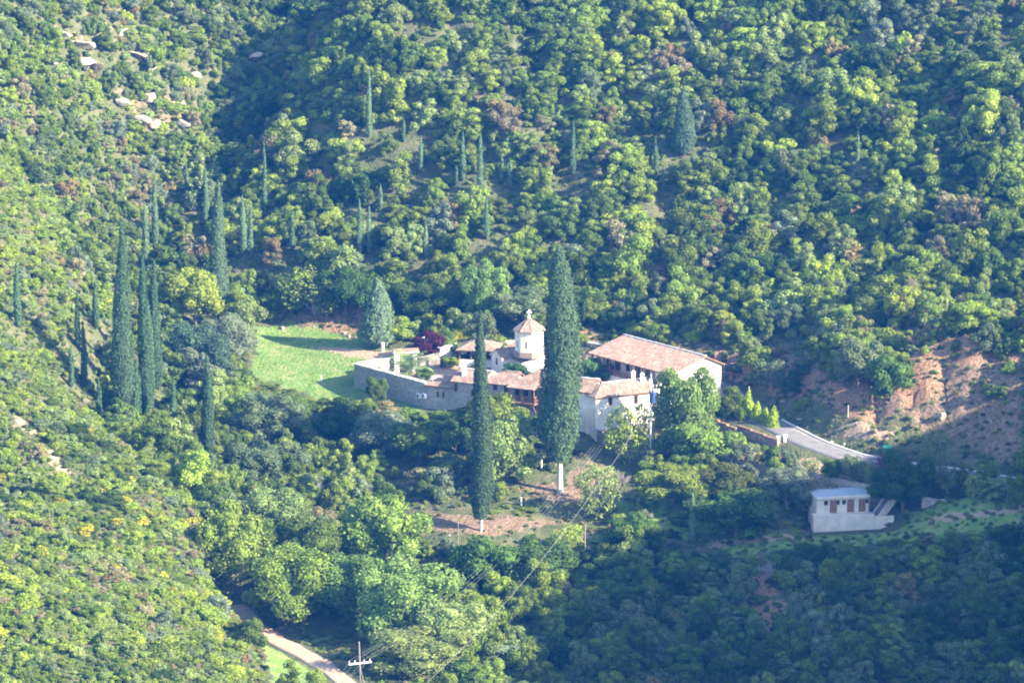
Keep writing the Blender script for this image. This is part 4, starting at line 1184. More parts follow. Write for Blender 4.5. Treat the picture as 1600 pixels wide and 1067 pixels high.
cypress(752, 484, 829, 35, 'slender cypress with whitewashed trunk left of the biggest one', CYP, 1.6, .75, .055, True)
CYPS = [
    (195, 352, 662, 38, 'thickest cypress of the left cluster, behind the sunny spur'), (228, 395, 655, 22, 'slim cypress just right of the thickest one in the left cluster'), (214, 560, 655, 14, 'short cypress squeezed between the two big ones of the left cluster'),
    (243, 405, 610, 22, 'rightmost tall cypress of the left cluster'), (234, 470, 640, 18, 'medium cypress between the slim tall ones of the left cluster'), (228, 318, 420, 11, 'far slim cypress rising behind the left cluster'), (243, 278, 385, 11, 'far cypress standing highest behind the left cluster'),
    (343, 283, 490, 26, 'tall dark cypress beside the lime-green tree at the field'), (326, 555, 708, 19, 'slim cypress below the silver olive, in the valley thicket'), (336, 513, 600, 13, 'small cypress behind the slim one below the silver olive'), (272, 592, 682, 11, 'thin short cypress in the thicket right of the left cluster'),
    (28, 408, 512, 11, 'small cypress alone on the sunny spur near the left edge'), (132, 500, 606, 10, 'thin cypress on the spur left of the thick one'), (112, 540, 606, 8, 'smallest thin cypress on the spur, leftmost of a pair'), (150, 440, 515, 10, 'thin cypress above the pair on the spur'), (155, 590, 648, 9, 'stubby cypress at the foot of the pair on the spur'), (122, 455, 545, 9, 'thin cypress behind the pair on the spur'),
    (322, 258, 352, 9, 'thin cypress on the hillside left of the tall dark one'), (292, 255, 305, 7, 'tiny cypress in the dark gully of the hillside'), (380, 305, 398, 11, 'left of two paired cypresses right of the tall dark one'), (392, 318, 405, 9, 'right of two paired cypresses right of the tall dark one'), (414, 222, 335, 7, 'very thin cypress rising above the two paired ones'), (457, 328, 392, 8, 'small cypress on the lower hillside above the field'),
    (562, 310, 402, 9, 'left of two slim cypresses above the rounded conifer'), (577, 322, 396, 9, 'right of two slim cypresses above the rounded conifer'), (577, 110, 215, 9, 'lone tall cypress high on the hillside'), (595, 288, 345, 7, 'small cypress just above the two slim ones'), (631, 185, 222, 6, 'tiny cypress high on the hillside right of the lone one'), (658, 218, 272, 8, 'small cypress mid hillside, left of the twin tall ones'), (665, 348, 402, 8, 'small cypress beside the bare grey tree'),
    (713, 258, 290, 7, 'short cypress at the foot of the left twin'), (723, 205, 282, 9, 'left of the twin tall cypresses above the slender near one'), (750, 205, 300, 9, 'right of the twin tall cypresses above the slender near one'), (760, 305, 374, 9, 'cypress standing below the right twin'), (784, 240, 282, 6, 'thin small cypress right of the twins'), (797, 248, 292, 7, 'small cypress second to the right of the twins'), (895, 190, 272, 9, 'cypress on the hillside straight above the biggest one'),
    (1016, 226, 274, 6, 'left of a close pair of small cypresses on the hillside'), (1024, 214, 276, 8, 'right of a close pair of small cypresses on the hillside'), (1036, 262, 300, 6, 'tiny cypress below the close pair on the hillside'), (1082, 768, 848, 13, 'lone small cypress on the grassy slope left of the hut'), (520, 858, 945, 12, 'thin cypress among the pale trees above the dirt track'), (1340, 205, 260, 5, 'tiny thin cypress high on the right of the hillside'),
    (585, 972, 1035, 10, 'small cypress beside the utility pole at the bottom'),
]
for i, c in enumerate(CYPS):
    cypress(*c[:4], c[4], CYP if c[1] > 350 and c[0] < 400 else CYPG, a=1.5 + .3 * (i % 3), b=.7, crown0=.02, dens=.9)
cypress(591, 434, 543, 50, 'broad rounded conifer beside the gravel at the field end', CYPG, 2.2, .8, .03, name='conifer_tree', group='')
cypress(1068, 138, 242, 36, 'broad grey conifer high on the right of the hillside', BLUEG, 1.5, .7, .02, name='conifer_tree', group='')
# clipped conifers on the planter
M_THUJA = foliage_mat('thuja_leaves', .2, .3)
for i, (u, vb, vt, w_) in enumerate(((1142, 645, 603, 18), (1156, 652, 611, 17), (1170, 657, 612, 19), (1183, 664, 625, 17), (1195, 671, 633, 18), (1208, 677, 637, 18))):
    q = at_z(u, vb, -3.2 - .22 * i); q[2] -= .1
    s = mpp(q); h = (vb - vt) * s * (1.03 + .1 * math.sin(i * 4.1))
    t = thing('clipped_conifer', q, '%s yellow-green clipped conifer from the hall in the row on the planter' % ('first', 'second', 'third', 'fourth', 'fifth', 'sixth')[i], 'conifer', 'clipped conifers in a row')
    o = obj_of('crown', cypress_mesh(h, w_ * .68 * s * (1 + .12 * math.sin(i * 2.3)), 60 + i, 1.25 + .2 * (i % 2), .75, .02, cs=.16), t, (.26, .34, .03)); o.data.materials[0] = M_THUJA
    m = MB().tube([(0, 0, -1.2), (0, 0, h * .4)], .07, 6); k = bpy.data.meshes.new('conifer_trunk'); k.from_pydata(m.v, [], m.f); k.materials.append(M_BARK); obj_of('trunk', k, t)

# ------------------------------------------------------------------ trees one can tell apart
def tree(u, vb, wpx, hpx, kind, col, label, var=None, white=False, name='broadleaf_tree', cat='tree', group=None):
    p = gp(u, vb); s = mpp(p)
    h = hpx * s / math.cos(PITCH); w_ = wpx * s / .84
    k = int(u * 3 + vb) if var is None else var
    cm, tm = TREES[kind][k % len(TREES[kind])]
    t = thing(name, p - (0, 0, .05 * h), label, cat, group)
    rz = (u * 1.7 + vb) % 6.28
    for nm, me_ in (('crown', cm), ('trunk', tm)):
        if nm == 'trunk' and white:
            me_ = me_.copy(); me_.materials[0] = M_WHITE
        o = obj_of(nm, me_, t, col if nm == 'crown' else None)
        o.scale = (w_, w_, h * 1.05); o.rotation_euler = (0, 0, rz)
    OCC.append((p[0], p[1], w_ * .36))
    return t
TL = [
    (305, 512, 80, 95, 'round', LIME, 'bright lime-green tree left of the tall dark cypress by the field'), (378, 503, 52, 50, 'fig', FRESH, 'fresh green bushy tree right of the tall dark cypress by the field'),
    (352, 566, 88, 74, 'olive', SILVER, 'broad silvery olive at the left edge of the grass field'), (312, 598, 95, 92, 'olive', BLUEG, 'dark blue-green olive left of the silvery one at the field'), (420, 690, 110, 75, 'olive', OLIVE, 'wide grey-green olive in the thicket below the field'), (600, 705, 95, 64, 'olive', SILVER, 'pale silver olive in the thicket under the rubble wall'),
    (540, 690, 84, 66, 'round', DARK, 'dark leafy tree left of the pale olive under the rubble wall'), (655, 722, 100, 66, 'round', MID, 'round green tree right of the pale olive under the rubble wall'), (588, 632, 34, 44, 'round', MID, 'small tree against the corner of the rubble wall'), (712, 708, 66, 62, 'round', DARK, 'dark tree left of the slender near cypress'),
    (775, 700, 86, 84, 'fig', FRESH, 'bright green spreading tree below the timber balcony'), (786, 764, 98, 120, 'feather', PALE, 'pale feathery tree right of the slender near cypress'), (605, 895, 120, 118, 'fig', (.20, .30, .055), 'vivid green fig tree on the lower terrace'), (935, 805, 75, 85, 'sparse', PALE, 'thin-leaved tree with bare branches beside the biggest cypress'),
    (985, 862, 62, 58, 'fig', (.085, .16, .03), 'small dense green tree below the bare-branched one'), (1022, 858, 42, 42, 'fig', MID, 'smaller bush-like tree right of the small dense one'), (1068, 722, 104, 148, 'feather', (.20, .28, .07), 'tall light green tree in front of the sunlit hall gable'), (1100, 738, 105, 80, 'fig', (.19, .29, .05), 'vivid green low tree in front of the light green one'),
    (985, 722, 66, 92, 'sparse', LIME, 'thin yellow-green tree before the lit wall of the corner block'), (1050, 790, 110, 62, 'round', FRESH, 'low spreading green tree on the slope below the retaining wall'), (1135, 790, 92, 66, 'round', (.11, .125, .03), 'olive-yellow rounded tree on the slope below the retaining wall'), (1228, 795, 80, 68, 'olive', SILVER, 'silver olive left of the hut'),
    (1272, 800, 66, 55, 'sparse', TAN, 'brownish thin tree beside the silver olive left of the hut'), (1150, 838, 120, 72, 'fig', (.09, .16, .035), 'wide dark green bush-like tree left of the hut'), (1090, 800, 60, 45, 'round', MID, 'small green tree between the low spreading and dark wide ones'),
    (760, 512, 68, 104, 'feather', (.18, .27, .07), 'tall fresh green tree behind the pavilion roof'), (812, 512, 90, 62, 'round', OLIVE, 'grey-green tree behind the church cross'), (690, 500, 80, 60, 'round', MID, 'green tree on the bank behind the purple one'), (640, 500, 70, 60, 'round', DARK, 'dark tree on the bank right of the rounded conifer'),
    (490, 492, 90, 75, 'sparse', FRESH, 'slim-stemmed tree on the dark bank above the field'), (455, 488, 60, 60, 'sparse', MID, 'slim-stemmed tree left of its like on the dark bank'), (540, 495, 80, 80, 'round', DARK, 'dark tree on the bank left of the rounded conifer'),
    (450, 968, 130, 115, 'feather', FRESH, 'broad light green tree left of the others above the dirt track'), (545, 960, 115, 100, 'feather', (.17, .25, .06), 'light green tree in the middle above the dirt track'), (630, 1000, 150, 124, 'feather', (.20, .28, .07), 'largest pale green tree above the utility pole'), (700, 1020, 120, 85, 'olive', PALE, 'pale grey-green tree right of the largest one near the pole'),
    (360, 900, 105, 115, 'feather', FRESH, 'green tree at the foot of the sunny spur'), (425, 840, 90, 80, 'round', PALE, 'pale green tree above the one at the spur foot'), (485, 900, 90, 95, 'round', MID, 'mid green tree behind the broad light green one'), (395, 760, 90, 70, 'round', OLIVE, 'olive-green tree in the thicket at the spur edge'),
    (765, 925, 100, 85, 'fig', (.09, .16, .035), 'green tree overhanging the dark gully'), (845, 915, 100, 75, 'round', (.10, .17, .04), 'rounded green tree at the right of the dark gully'), (888, 862, 48, 44, 'sparse', LIME, 'young yellow-green tree on the lower terrace'), (660, 1052, 150, 70, 'olive', PALE, 'low pale tree right of the utility pole'),
    (1340, 605, 70, 78, 'round', OLIVE, 'grey-green tree on the red bank'), (1392, 625, 62, 70, 'fig', (.11, .18, .04), 'green tree with yellow blossom beside it on the red bank'), (1205, 605, 50, 45, 'sparse', OLIVE, 'thin shrub-like tree at the foot of the rock face'), (930, 600, 52, 40, 'fig', (.10, .19, .05), 'bright green tree in the courtyard beside the long hall'), (805, 600, 42, 34, 'fig', (.07, .14, .05), 'small green tree in the courtyard before the church'),
    (1410, 800, 90, 92, 'round', DARK, 'dark tree beside the hut stairs in the shade'), (1395, 762, 60, 52, 'sparse', (.16, .07, .09), 'pinkish blossoming tree above the hut stairs'), (1460, 745, 46, 75, 'sparse', OLIVE, 'thin grey tree by the road bend'),
]
for a in TL: tree(*a)
# roadside row on top of the retaining wall
ordw = ('first', 'second', 'third', 'fourth', 'fifth', 'sixth', 'seventh', 'eighth', 'ninth', 'tenth', 'eleventh', 'twelfth', 'thirteenth', 'fourteenth', 'fifteenth', 'sixteenth', 'seventeenth', 'eighteenth', 'nineteenth', 'twentieth')
for i, (u, vb, w_, h_) in enumerate(((1150, 722, 34, 38), (1176, 728, 36, 42), (1205, 735, 36, 44), (1235, 740, 38, 42), (1266, 744, 34, 32), (1302, 752, 40, 40), (1334, 757, 44, 50), (1365, 757, 40, 42), (1448, 768, 40, 40), (1480, 770, 40, 44), (1520, 778, 38, 44), (1590, 792, 48, 56))):
    tree(u, vb, w_ * .82, h_ * .92, ('olive', 'sparse', 'round')[i % 3], (OLIVE, PALE, MID)[i % 3], '%s tree from the hall in the row of small trees along the road' % ordw[i], name='roadside_tree', group='small trees along the road')
tree(668, 566, 58, 46, 'fig', PURPLE, 'purple-leaved plum tree beside the white gateway', name='plum_tree')
tree(706, 545, 54, 30, 'round', (.30, .30, .03), 'yellow-flowering bush right of the purple-leaved tree', name='flowering_bush', cat='bush')
tree(742, 590, 30, 22, 'fig', (.2, .2, .05), 'small yellowish bush in front of the pavilion', name='flowering_bush', cat='bush')
tree(1095, 706, 18, 12, 'fig', (.45, .30, .02), 'orange-yellow flowering bush on the wall edge before the vivid green tree', name='flowering_bush', cat='bush')
for i, (u, v) in enumerate(((690, 572), (703, 574), (660, 590), (668, 596), (720, 566), (735, 568))):
    tree(u, v, 26, 16, 'fig', (MID, FRESH, DARK)[i % 3], '%s garden bush from the gateway in the sunlit courtyard garden' % ordw[i], name='garden_bush', cat='bush', group='bushes in the courtyard garden')
# palms
def palm(u, vb, wpx, hpx, label):
    p = gp(u, vb); s = mpp(p); Rr = wpx * s * .55; h = hpx * s * .3
    t = thing('date_palm', p, label, 'palm'); m = MB()
    m.tube([(0, 0, -.3), (0, 0, h * .5), (0, 0, h)], [.32, .27, .3], 9); m2 = bpy.data.meshes.new('palm_trunk'); m2.from_pydata(m.v, [], m.f); m2.materials.append(M_BARK); obj_of('trunk', m2, t)
    rg = np.random.default_rng(int(u))
    for i in range(22):
        a = i * 2.4; el = R(75 - 80 * (i / 22.0)); L = Rr * rg.uniform(.95, 1.15); fr_ = MB(); n = 9
        spine = []
        for k in range(n + 1):
            q = k / n; e = el - q * q * 1.3
            spine.append(np.array([math.cos(a) * math.cos(e), math.sin(a) * math.cos(e), math.sin(e)]) * (L / n))
        pts = np.cumsum(spine, 0) + np.array([0, 0, h])
        sd = np.array([-math.sin(a), math.cos(a), 0])
        for k in range(n * 3):
            f0 = k / 3.0; i0 = int(f0); q0 = pts[i0] + (pts[min(i0 + 1, n)] - pts[i0]) * (f0 - i0); tg = unit(pts[min(i0 + 1, n)] - pts[max(i0 - 1, 0)])
            ll = .42 * L * math.sin(math.pi * (.1 + .85 * f0 / n)) * .8
            for sg in (-1, 1):
                tip = q0 + (sd * sg * .8 + tg * .65 + np.array([0, 0, -.25])) * ll
                fr_.add([q0, q0 + tg * .09, tip + tg * .03, tip - tg * .03], [(0, 1, 2, 3)])
        me_ = bpy.data.meshes.new('frond'); me_.from_pydata(fr_.v, [], fr_.f); me_.materials.append(M_LEAF); obj_of('frond', me_, t, (.18, .25, .09))
palm(640, 592, 70, 44, 'date palm with arching fronds inside the white gateway')
palm(1556, 778, 44, 40, 'small date palm at the roadside near the right edge')

# ------------------------------------------------------------------ shrubs over the slopes
def in_px(poly): return gpoly(poly)
NO = [COURT, [tuple((p + q_)[:2]) for p, q_ in zip(WALLTOP[1:], [np.array([0, 1., 0])] * 4)] + [tuple((p + np.array([.8, -2.0, 0]))[:2]) for p in WALLTOP[:0:-1]], [tuple(C3 + (-3, 1)), tuple(C4 + (1, 0)), tuple(C4 + (3, -5)), tuple(C3 + (-2, -6))], [tuple(p[:2]) for p in BED], [tuple(p[:2]) for p in HUTPAD], in_px(FIELD), in_px([(560, 600), (680, 628), (690, 650), (560, 632)]), in_px([(400, 985), (470, 1030), (540, 1090), (440, 1090)]),
      in_px([(640, 795), (770, 805), (870, 790), (900, 800), (900, 840), (760, 835), (640, 835)]), in_px([(820, 745), (880, 735), (960, 690), (1000, 715), (980, 800), (880, 800)]), in_px([(18, 648), (45, 664), (60, 680), (42, 674)]), in_px([(66, 694), (90, 718), (112, 743), (100, 740), (78, 714)])]
THIN = [(in_px([(630, 834), (760, 838), (900, 838), (960, 850), (900, 872), (760, 862), (630, 856)]), .25), (in_px([(1440, 800), (1610, 782), (1610, 815), (1440, 835)]), .05), (in_px([(1265, 330), (1330, 316), (1410, 294), (1410, 316), (1330, 342), (1268, 354)]), .25), (in_px([(1185, 565), (1250, 545), (1300, 600), (1400, 640), (1440, 560), (1530, 545), (1600, 605), (1600, 745), (1480, 728), (1340, 705), (1240, 668), (1190, 625)]), .05), (in_px([(1120, 850), (1270, 836), (1400, 828), (1600, 795), (1600, 830), (1350, 850), (1200, 870), (1130, 875)]), .06), (in_px([(60, 40), (215, 45), (220, 110), (100, 105)]), .45), (in_px([(165, 145), (295, 145), (295, 210), (185, 210)]), .45), (in_px([(1140, 880), (1200, 880), (1240, 960), (1240, 1050), (1170, 1040)]), .35),
        (in_px([(985, 770), (1080, 745), (1110, 830), (1000, 850)]), .25), (in_px([(400, 478), (600, 478), (610, 540), (440, 500)]), .3), (in_px([(890, 500), (1120, 535), (1180, 560), (1180, 600), (900, 530)]), .4), (in_px([(985, 430), (1050, 405), (1060, 440), (1000, 445)]), .1)]
rng = np.random.default_rng(42)
pts = []
def scatter(x0, x1, y0, y1, sp):
    gx, gy = np.meshgrid(np.arange(x0, x1, sp), np.arange(y0, y1, sp))
    gx = gx + (np.arange(gx.shape[0]) % 2)[:, None] * sp * .5
    return np.stack([gx.ravel(), gy.ravel()], 1) + rng.uniform(-.45, .45, (gx.size, 2)) * sp
XYp = np.concatenate([scatter(-112, 112, -158, 108, 1.6), scatter(-112, -28, -158, 108, 1.35)])
NX2 = len(scatter(-112, -28, -158, 108, 1.35)); Zp = H(XYp[:, 0], XYp[:, 1])
P3 = np.column_stack([XYp, Zp])
U, Vv = project(P3)
ok = (U > -120) & (U < 1720) & (Vv > -140) & (Vv < 1200)
for poly in NO: ok &= poly_sd(P3[:, 0], P3[:, 1], poly) > 1.0
d_, _ = line_d(P3[:, 0], P3[:, 1], ROAD); ok &= d_ > 3.6
d_, _ = line_d(P3[:, 0], P3[:, 1], TRACK); ok &= d_ > 4.2
for poly, dn_ in THIN:
    ok &= ~((poly_sd(P3[:, 0], P3[:, 1], poly) < 0) & (rng.random(len(P3)) > dn_))
P3, U, Vv = P3[ok], U[ok], Vv[ok]
# region: 0 hillside behind, 1 limestone slope, 2 near spur, 3 valley thicket, 4 shaded bank
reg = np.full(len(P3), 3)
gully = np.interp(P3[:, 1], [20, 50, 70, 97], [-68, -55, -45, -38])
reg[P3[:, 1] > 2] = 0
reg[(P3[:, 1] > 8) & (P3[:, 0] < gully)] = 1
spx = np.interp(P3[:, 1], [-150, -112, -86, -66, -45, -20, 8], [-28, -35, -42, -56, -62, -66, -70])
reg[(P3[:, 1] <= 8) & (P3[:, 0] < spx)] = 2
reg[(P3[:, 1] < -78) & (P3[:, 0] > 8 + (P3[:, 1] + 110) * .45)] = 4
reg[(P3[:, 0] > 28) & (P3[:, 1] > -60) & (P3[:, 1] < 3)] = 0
extra = np.arange(len(XYp))[ok] >= len(XYp) - NX2
kx = ~extra | (reg == 1) | (reg == 2)
P3, U, Vv, reg = P3[kx], U[kx], Vv[kx], reg[kx]
gone = rng.random(len(P3))
big = fbm(P3[:, 0] / 16, P3[:, 1] / 16, 77)
keepf = np.array([.64, .95, 1.0, .54, .88])[reg] + .38 * big
k_ = gone < keepf
P3, U, Vv, reg, big = P3[k_], U[k_], Vv[k_], reg[k_], big[k_]
n_ = len(P3)
lo = np.array([1.3, 1.1, .9, 1.8, 1.5])[reg]; hi = np.array([7.0, 4.8, 3.7, 6.6, 5.4])[reg]
dia = lo + (hi - lo) * rng.beta(1.3, 2.6, n_) * (1 + .5 * fbm(P3[:, 0] / 11, P3[:, 1] / 11, 91))
hgt = dia * rng.uniform(.65, 1.2, n_) * np.where(reg == 2, .72, 1.0)
def cap(u0, u1, v0, v1, line, lo_):
    global hgt
    m_ = (U > u0) & (U < u1) & (Vv > v0) & (Vv < v1)
    hgt = np.where(m_, np.minimum(hgt, np.maximum(lo_, (Vv - np.interp(U, [q[0] for q in line], [q[1] for q in line])) * .09)), hgt)
cap(545, 870, 600, 735, [(545, 615), (660, 642), (760, 640), (870, 690)], 1.0)      # low growth under the walls
cap(620, 960, 790, 935, [(620, 836), (900, 838), (960, 850)], .8)                   # and before the terrace
cap(1090, 1610, 800, 960, [(1090, 868), (1270, 850), (1420, 842), (1610, 815)], .6) # and before the grass strip
cap(385, 560, 590, 690, [(385, 598), (470, 618), (560, 645)], .8)                   # and below the field
cap(400, 620, 990, 1200, [(400, 1000), (480, 1035), (600, 1110)], .5)              # and along the track
cap(870, 1010, 690, 790, [(870, 715), (1010, 700)], .8)
# keep clear of the trees already standing
okk = np.ones(n_, bool)
for x, y, r in OCC: okk &= np.hypot(P3[:, 0] - x, P3[:, 1] - y) > r + dia * .22
P3, U, Vv, reg, big, dia, hgt = P3[okk], U[okk], Vv[okk], reg[okk], big[okk], dia[okk], hgt[okk]
n_ = len(P3)
CNAME = ['dark green', 'mid green', 'fresh green', 'yellow-green', 'grey-green', 'silvery', 'rusty brown', 'tan', 'pale green']
CVAL = [DARK, MID, FRESH, LIME, OLIVE, SILVER, RUST, TAN, PALE]
PROB = np.array([[.11, .24, .23, .10, .09, .02, .08, .05, .08], [.06, .17, .20, .10, .19, .05, .05, .09, .12], [.02, .10, .22, .22, .13, .05, .02, .13, .18], [.10, .23, .25, .09, .13, .05, .02, .03, .10], [.30, .28, .10, .0, .18, .06, .02, .01, .05]])  # near-spur row leans to pale leaves, putting its sunlit brightness into colour
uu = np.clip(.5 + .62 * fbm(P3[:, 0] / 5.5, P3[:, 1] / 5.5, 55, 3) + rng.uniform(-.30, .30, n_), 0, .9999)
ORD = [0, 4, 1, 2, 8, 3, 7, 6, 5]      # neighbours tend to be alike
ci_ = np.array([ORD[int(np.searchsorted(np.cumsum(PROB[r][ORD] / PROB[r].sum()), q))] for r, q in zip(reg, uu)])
shp = np.where((dia > 3.4) & (rng.random(n_) < .75), rng.integers(12, 16, n_), rng.integers(0, 12, n_)); rot = rng.uniform(0, 6.28, n_)
# flowering broom
broom = rng.random(n_) < np.array([.004, .002, .022, .003, .0])[reg]
# which show largest: splat discs far to near into a small buffer
BW, BH = 400, 267
idb = np.full((BH, BW), -1); order = np.argsort(-((P3 - CAM) @ FWD))
dep = (P3 - CAM) @ FWD
for i in order:
    s = dep[i] / FPX; cu, cv = U[i] / 4, (Vv[i] - hgt[i] * .4 / s) / 4; r = dia[i] * .5 / s / 4
    a0, a1, b0_, b1_ = int(max(0, cu - r)), int(min(BW, cu + r + 1)), int(max(0, cv - r * .85)), int(min(BH, cv + r * .85 + 1))
    if a1 > a0 and b1_ > b0_: idb[b0_:b1_, a0:a1] = i
# ground hides what lies behind a crest
vis = np.zeros(n_, bool)
for i in range(n_):
    q = P3[i] + (0, 0, hgt[i] * .8); tt_ = np.linspace(.72, .992, 60)[:, None]
    L = CAM + (q - CAM) * tt_
    vis[i] = np.all(L[:, 2] > H(L[:, 0], L[:, 1]) - .3)
cnt = np.bincount(idb[idb >= 0], minlength=n_) * vis
pick = set(np.argsort(-cnt)[:290].tolist())
LAND = [((826, 500), 'the church cross'), ((875, 430), 'the biggest cypress top'), ((195, 480), 'the thick left cypress'), ((343, 300), 'the tall dark cypress'), ((577, 160), 'the lone high cypress'), ((736, 250), 'the twin cypresses'), ((895, 230), 'the cypress above the biggest one'), ((1020, 245), 'the close cypress pair'), ((1068, 190), 'the broad grey conifer'),
        ((1020, 430), 'the bare red cut'), ((1340, 640), 'the red bank'), ((1320, 800), 'the hut'), ((1500, 730), 'the road bend'), ((60, 690), 'the sandy scar'), ((215, 915), 'the small sandy patch'), ((460, 1020), 'the dirt track'), ((130, 80), 'the upper limestone outcrop'), ((230, 180), 'the lower limestone outcrop'), ((480, 550), 'the grass field'), ((600, 840), 'the vivid fig tree'), ((752, 640), 'the slender cypress'), ((1200, 960), 'the reddish slip'), ((800, 950), 'the dark gully'), ((1450, 330), 'the pale hill path'), ((1540, 150), 'the right-hand rocks'), ((28, 450), 'the spur cypress')]
RNAME = ['hillside', 'limestone-slope', 'sunny-spur', 'valley-thicket', 'shaded-bank']
def where(u, v):
    (lu, lv), nm = min(LAND, key=lambda L: (L[0][0] - u) ** 2 + ((L[0][1] - v) * 1.2) ** 2)
    du, dv = u - lu, v - lv
    d = ('right of' if du > 0 else 'left of') if abs(du) > abs(dv) else ('below' if dv > 0 else 'above')
    return d + ' ' + nm
M_BROOM = foliage_mat('broom_flowers', .2, .4, (.42, .35, .035))
BROOMS = []
for k in range(3):
    q = SHRUBS[k].copy(); q.materials.clear(); q.materials.append(M_LEAF); q.materials.append(M_BROOM)
    mi = (np.random.default_rng(k).random(len(q.polygons)) < .55).astype(np.int32); mi[2200:] = 0
    q.polygons.foreach_set('material_index', mi); BROOMS.append(q)
rest = []
for i in range(n_):
    if cnt[i] <= 0 and not (-60 < U[i] < 1660 and -60 < Vv[i] < 1130):
        if i % 2: continue
    if broom[i] and cnt[i] > 0:
        o = obj_of('broom_bush', BROOMS[i % 3], None, FRESH)
        tag(o, 'yellow-flowering %s broom bush %s' % (RNAME[reg[i]], where(U[i], Vv[i])), 'broom bush', 'broom bushes in flower')
    elif i in pick:
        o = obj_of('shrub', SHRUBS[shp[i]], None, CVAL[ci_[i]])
        sz = 'large' if cnt[i] > np.percentile(cnt[list(pick)], 75) else ('broad' if dia[i] > 3 else 'rounded')
        tag(o, '%s %s %s shrub %s' % (sz, CNAME[ci_[i]], RNAME[reg[i]], where(U[i], Vv[i])), 'shrub', 'shrubs covering the slopes')
    else:
        rest.append(i); continue
    o.location = P3[i] - (0, 0, .15); o.rotation_euler = (0, 0, rot[i]); o.scale = (dia[i], dia[i] * (0.85 + .3 * ((i * 37) % 10) / 10), hgt[i])
byl = {}
for o in COL.objects:
    if o.parent is None and o.get('category') in ('shrub', 'broom bush'): byl.setdefault(o['label'], []).append(o)
for lb, os_ in byl.items():
    if len(os_) > 1:
        os_.sort(key=lambda o: project(np.array(o.location))[0])
        for k, o in enumerate(os_):
            o['label'] = lb + ', ' + (('left of two', 'right of two')[k] if len(os_) == 2 else (('left of three', 'middle of three', 'right of three')[k] if len(os_) == 3 else '%s from left' % ordw[min(k, 19)]))
# the others as one mass
SRC = bpy.data.collections.new('foliage_sources')
LEAFC = [foliage_mat('leaves_' + CNAME[c].replace(' ', '_'), fixed=CVAL[c]) for c in range(9)]
for c in range(9):
    for k in range(16):
        q = SHRUBS[k].copy(); q.materials[0] = LEAFC[c]
        o = bpy.data.objects.new('source_%02d_%02d' % (c, k), q); SRC.objects.link(o)
def gn_scatter(name, pos, scl, rz, idx, label, cat):
    me_ = bpy.data.meshes.new(name); me_.vertices.add(len(pos)); me_.vertices.foreach_set('co', np.asarray(pos, np.float32).ravel())
    for nm, ty, key, arr in (('scl', 'FLOAT_VECTOR', 'vector', scl), ('rot', 'FLOAT_VECTOR', 'vector', np.column_stack([np.random.default_rng(1).normal(0, .13, len(pos)), np.random.default_rng(2).normal(0, .13, len(pos)), rz])), ('idx', 'INT', 'value', idx)):
        a = me_.attributes.new(nm, ty, 'POINT'); a.data.foreach_set(key, np.asarray(arr, np.int32 if ty == 'INT' else np.float32).ravel())
    o = bpy.data.objects.new(name, me_); COL.objects.link(o)
    ng = bpy.data.node_groups.new(name + '_nodes', 'GeometryNodeTree')
    ng.interface.new_socket('Geometry', in_out='INPUT', socket_type='NodeSocketGeometry'); ng.interface.new_socket('Geometry', in_out='OUTPUT', socket_type='NodeSocketGeometry')
    gi = ng.nodes.new('NodeGroupInput'); go = ng.nodes.new('NodeGroupOutput')
    ip = ng.nodes.new('GeometryNodeInstanceOnPoints'); cinf = ng.nodes.new('GeometryNodeCollectionInfo')
    cinf.inputs['Collection'].default_value = SRC; cinf.inputs['Separate Children'].default_value = True; cinf.inputs['Reset Children'].default_value = True
    def att(nm, ty):
        a = ng.nodes.new('GeometryNodeInputNamedAttribute'); a.data_type = ty; a.inputs['Name'].default_value = nm
        return [q for q in a.outputs if q.enabled and q.name == 'Attribute'][0]
    er = ng.nodes.new('FunctionNodeEulerToRotation'); ng.links.new(att('rot', 'FLOAT_VECTOR'), er.inputs[0])
    ng.links.new(gi.outputs[0], ip.inputs['Points']); ng.links.new(cinf.outputs[0], ip.inputs['Instance'])
    ip.inputs['Pick Instance'].default_value = True
    ng.links.new(att('idx', 'INT'), ip.inputs['Instance Index']); ng.links.new(er.outputs[0], ip.inputs['Rotation']); ng.links.new(att('scl', 'FLOAT_VECTOR'), ip.inputs['Scale'])
    ng.links.new(ip.outputs[0], go.inputs[0])
    md = o.modifiers.new('scatter', 'NODES'); md.node_group = ng
    return tag(o, label, cat, kind='stuff')
rest = np.array(rest)
gn_scatter('shrubbery', P3[rest] - (0, 0, .15), np.column_stack([dia[rest] * rng.uniform(.75, 1.35, len(rest)), dia[rest] * rng.uniform(.75, 1.2, len(rest)), hgt[rest]]), rot[rest], ci_[rest] * 16 + shp[rest], 'dense maquis scrub of mixed greens covering the slopes', 'scrub')
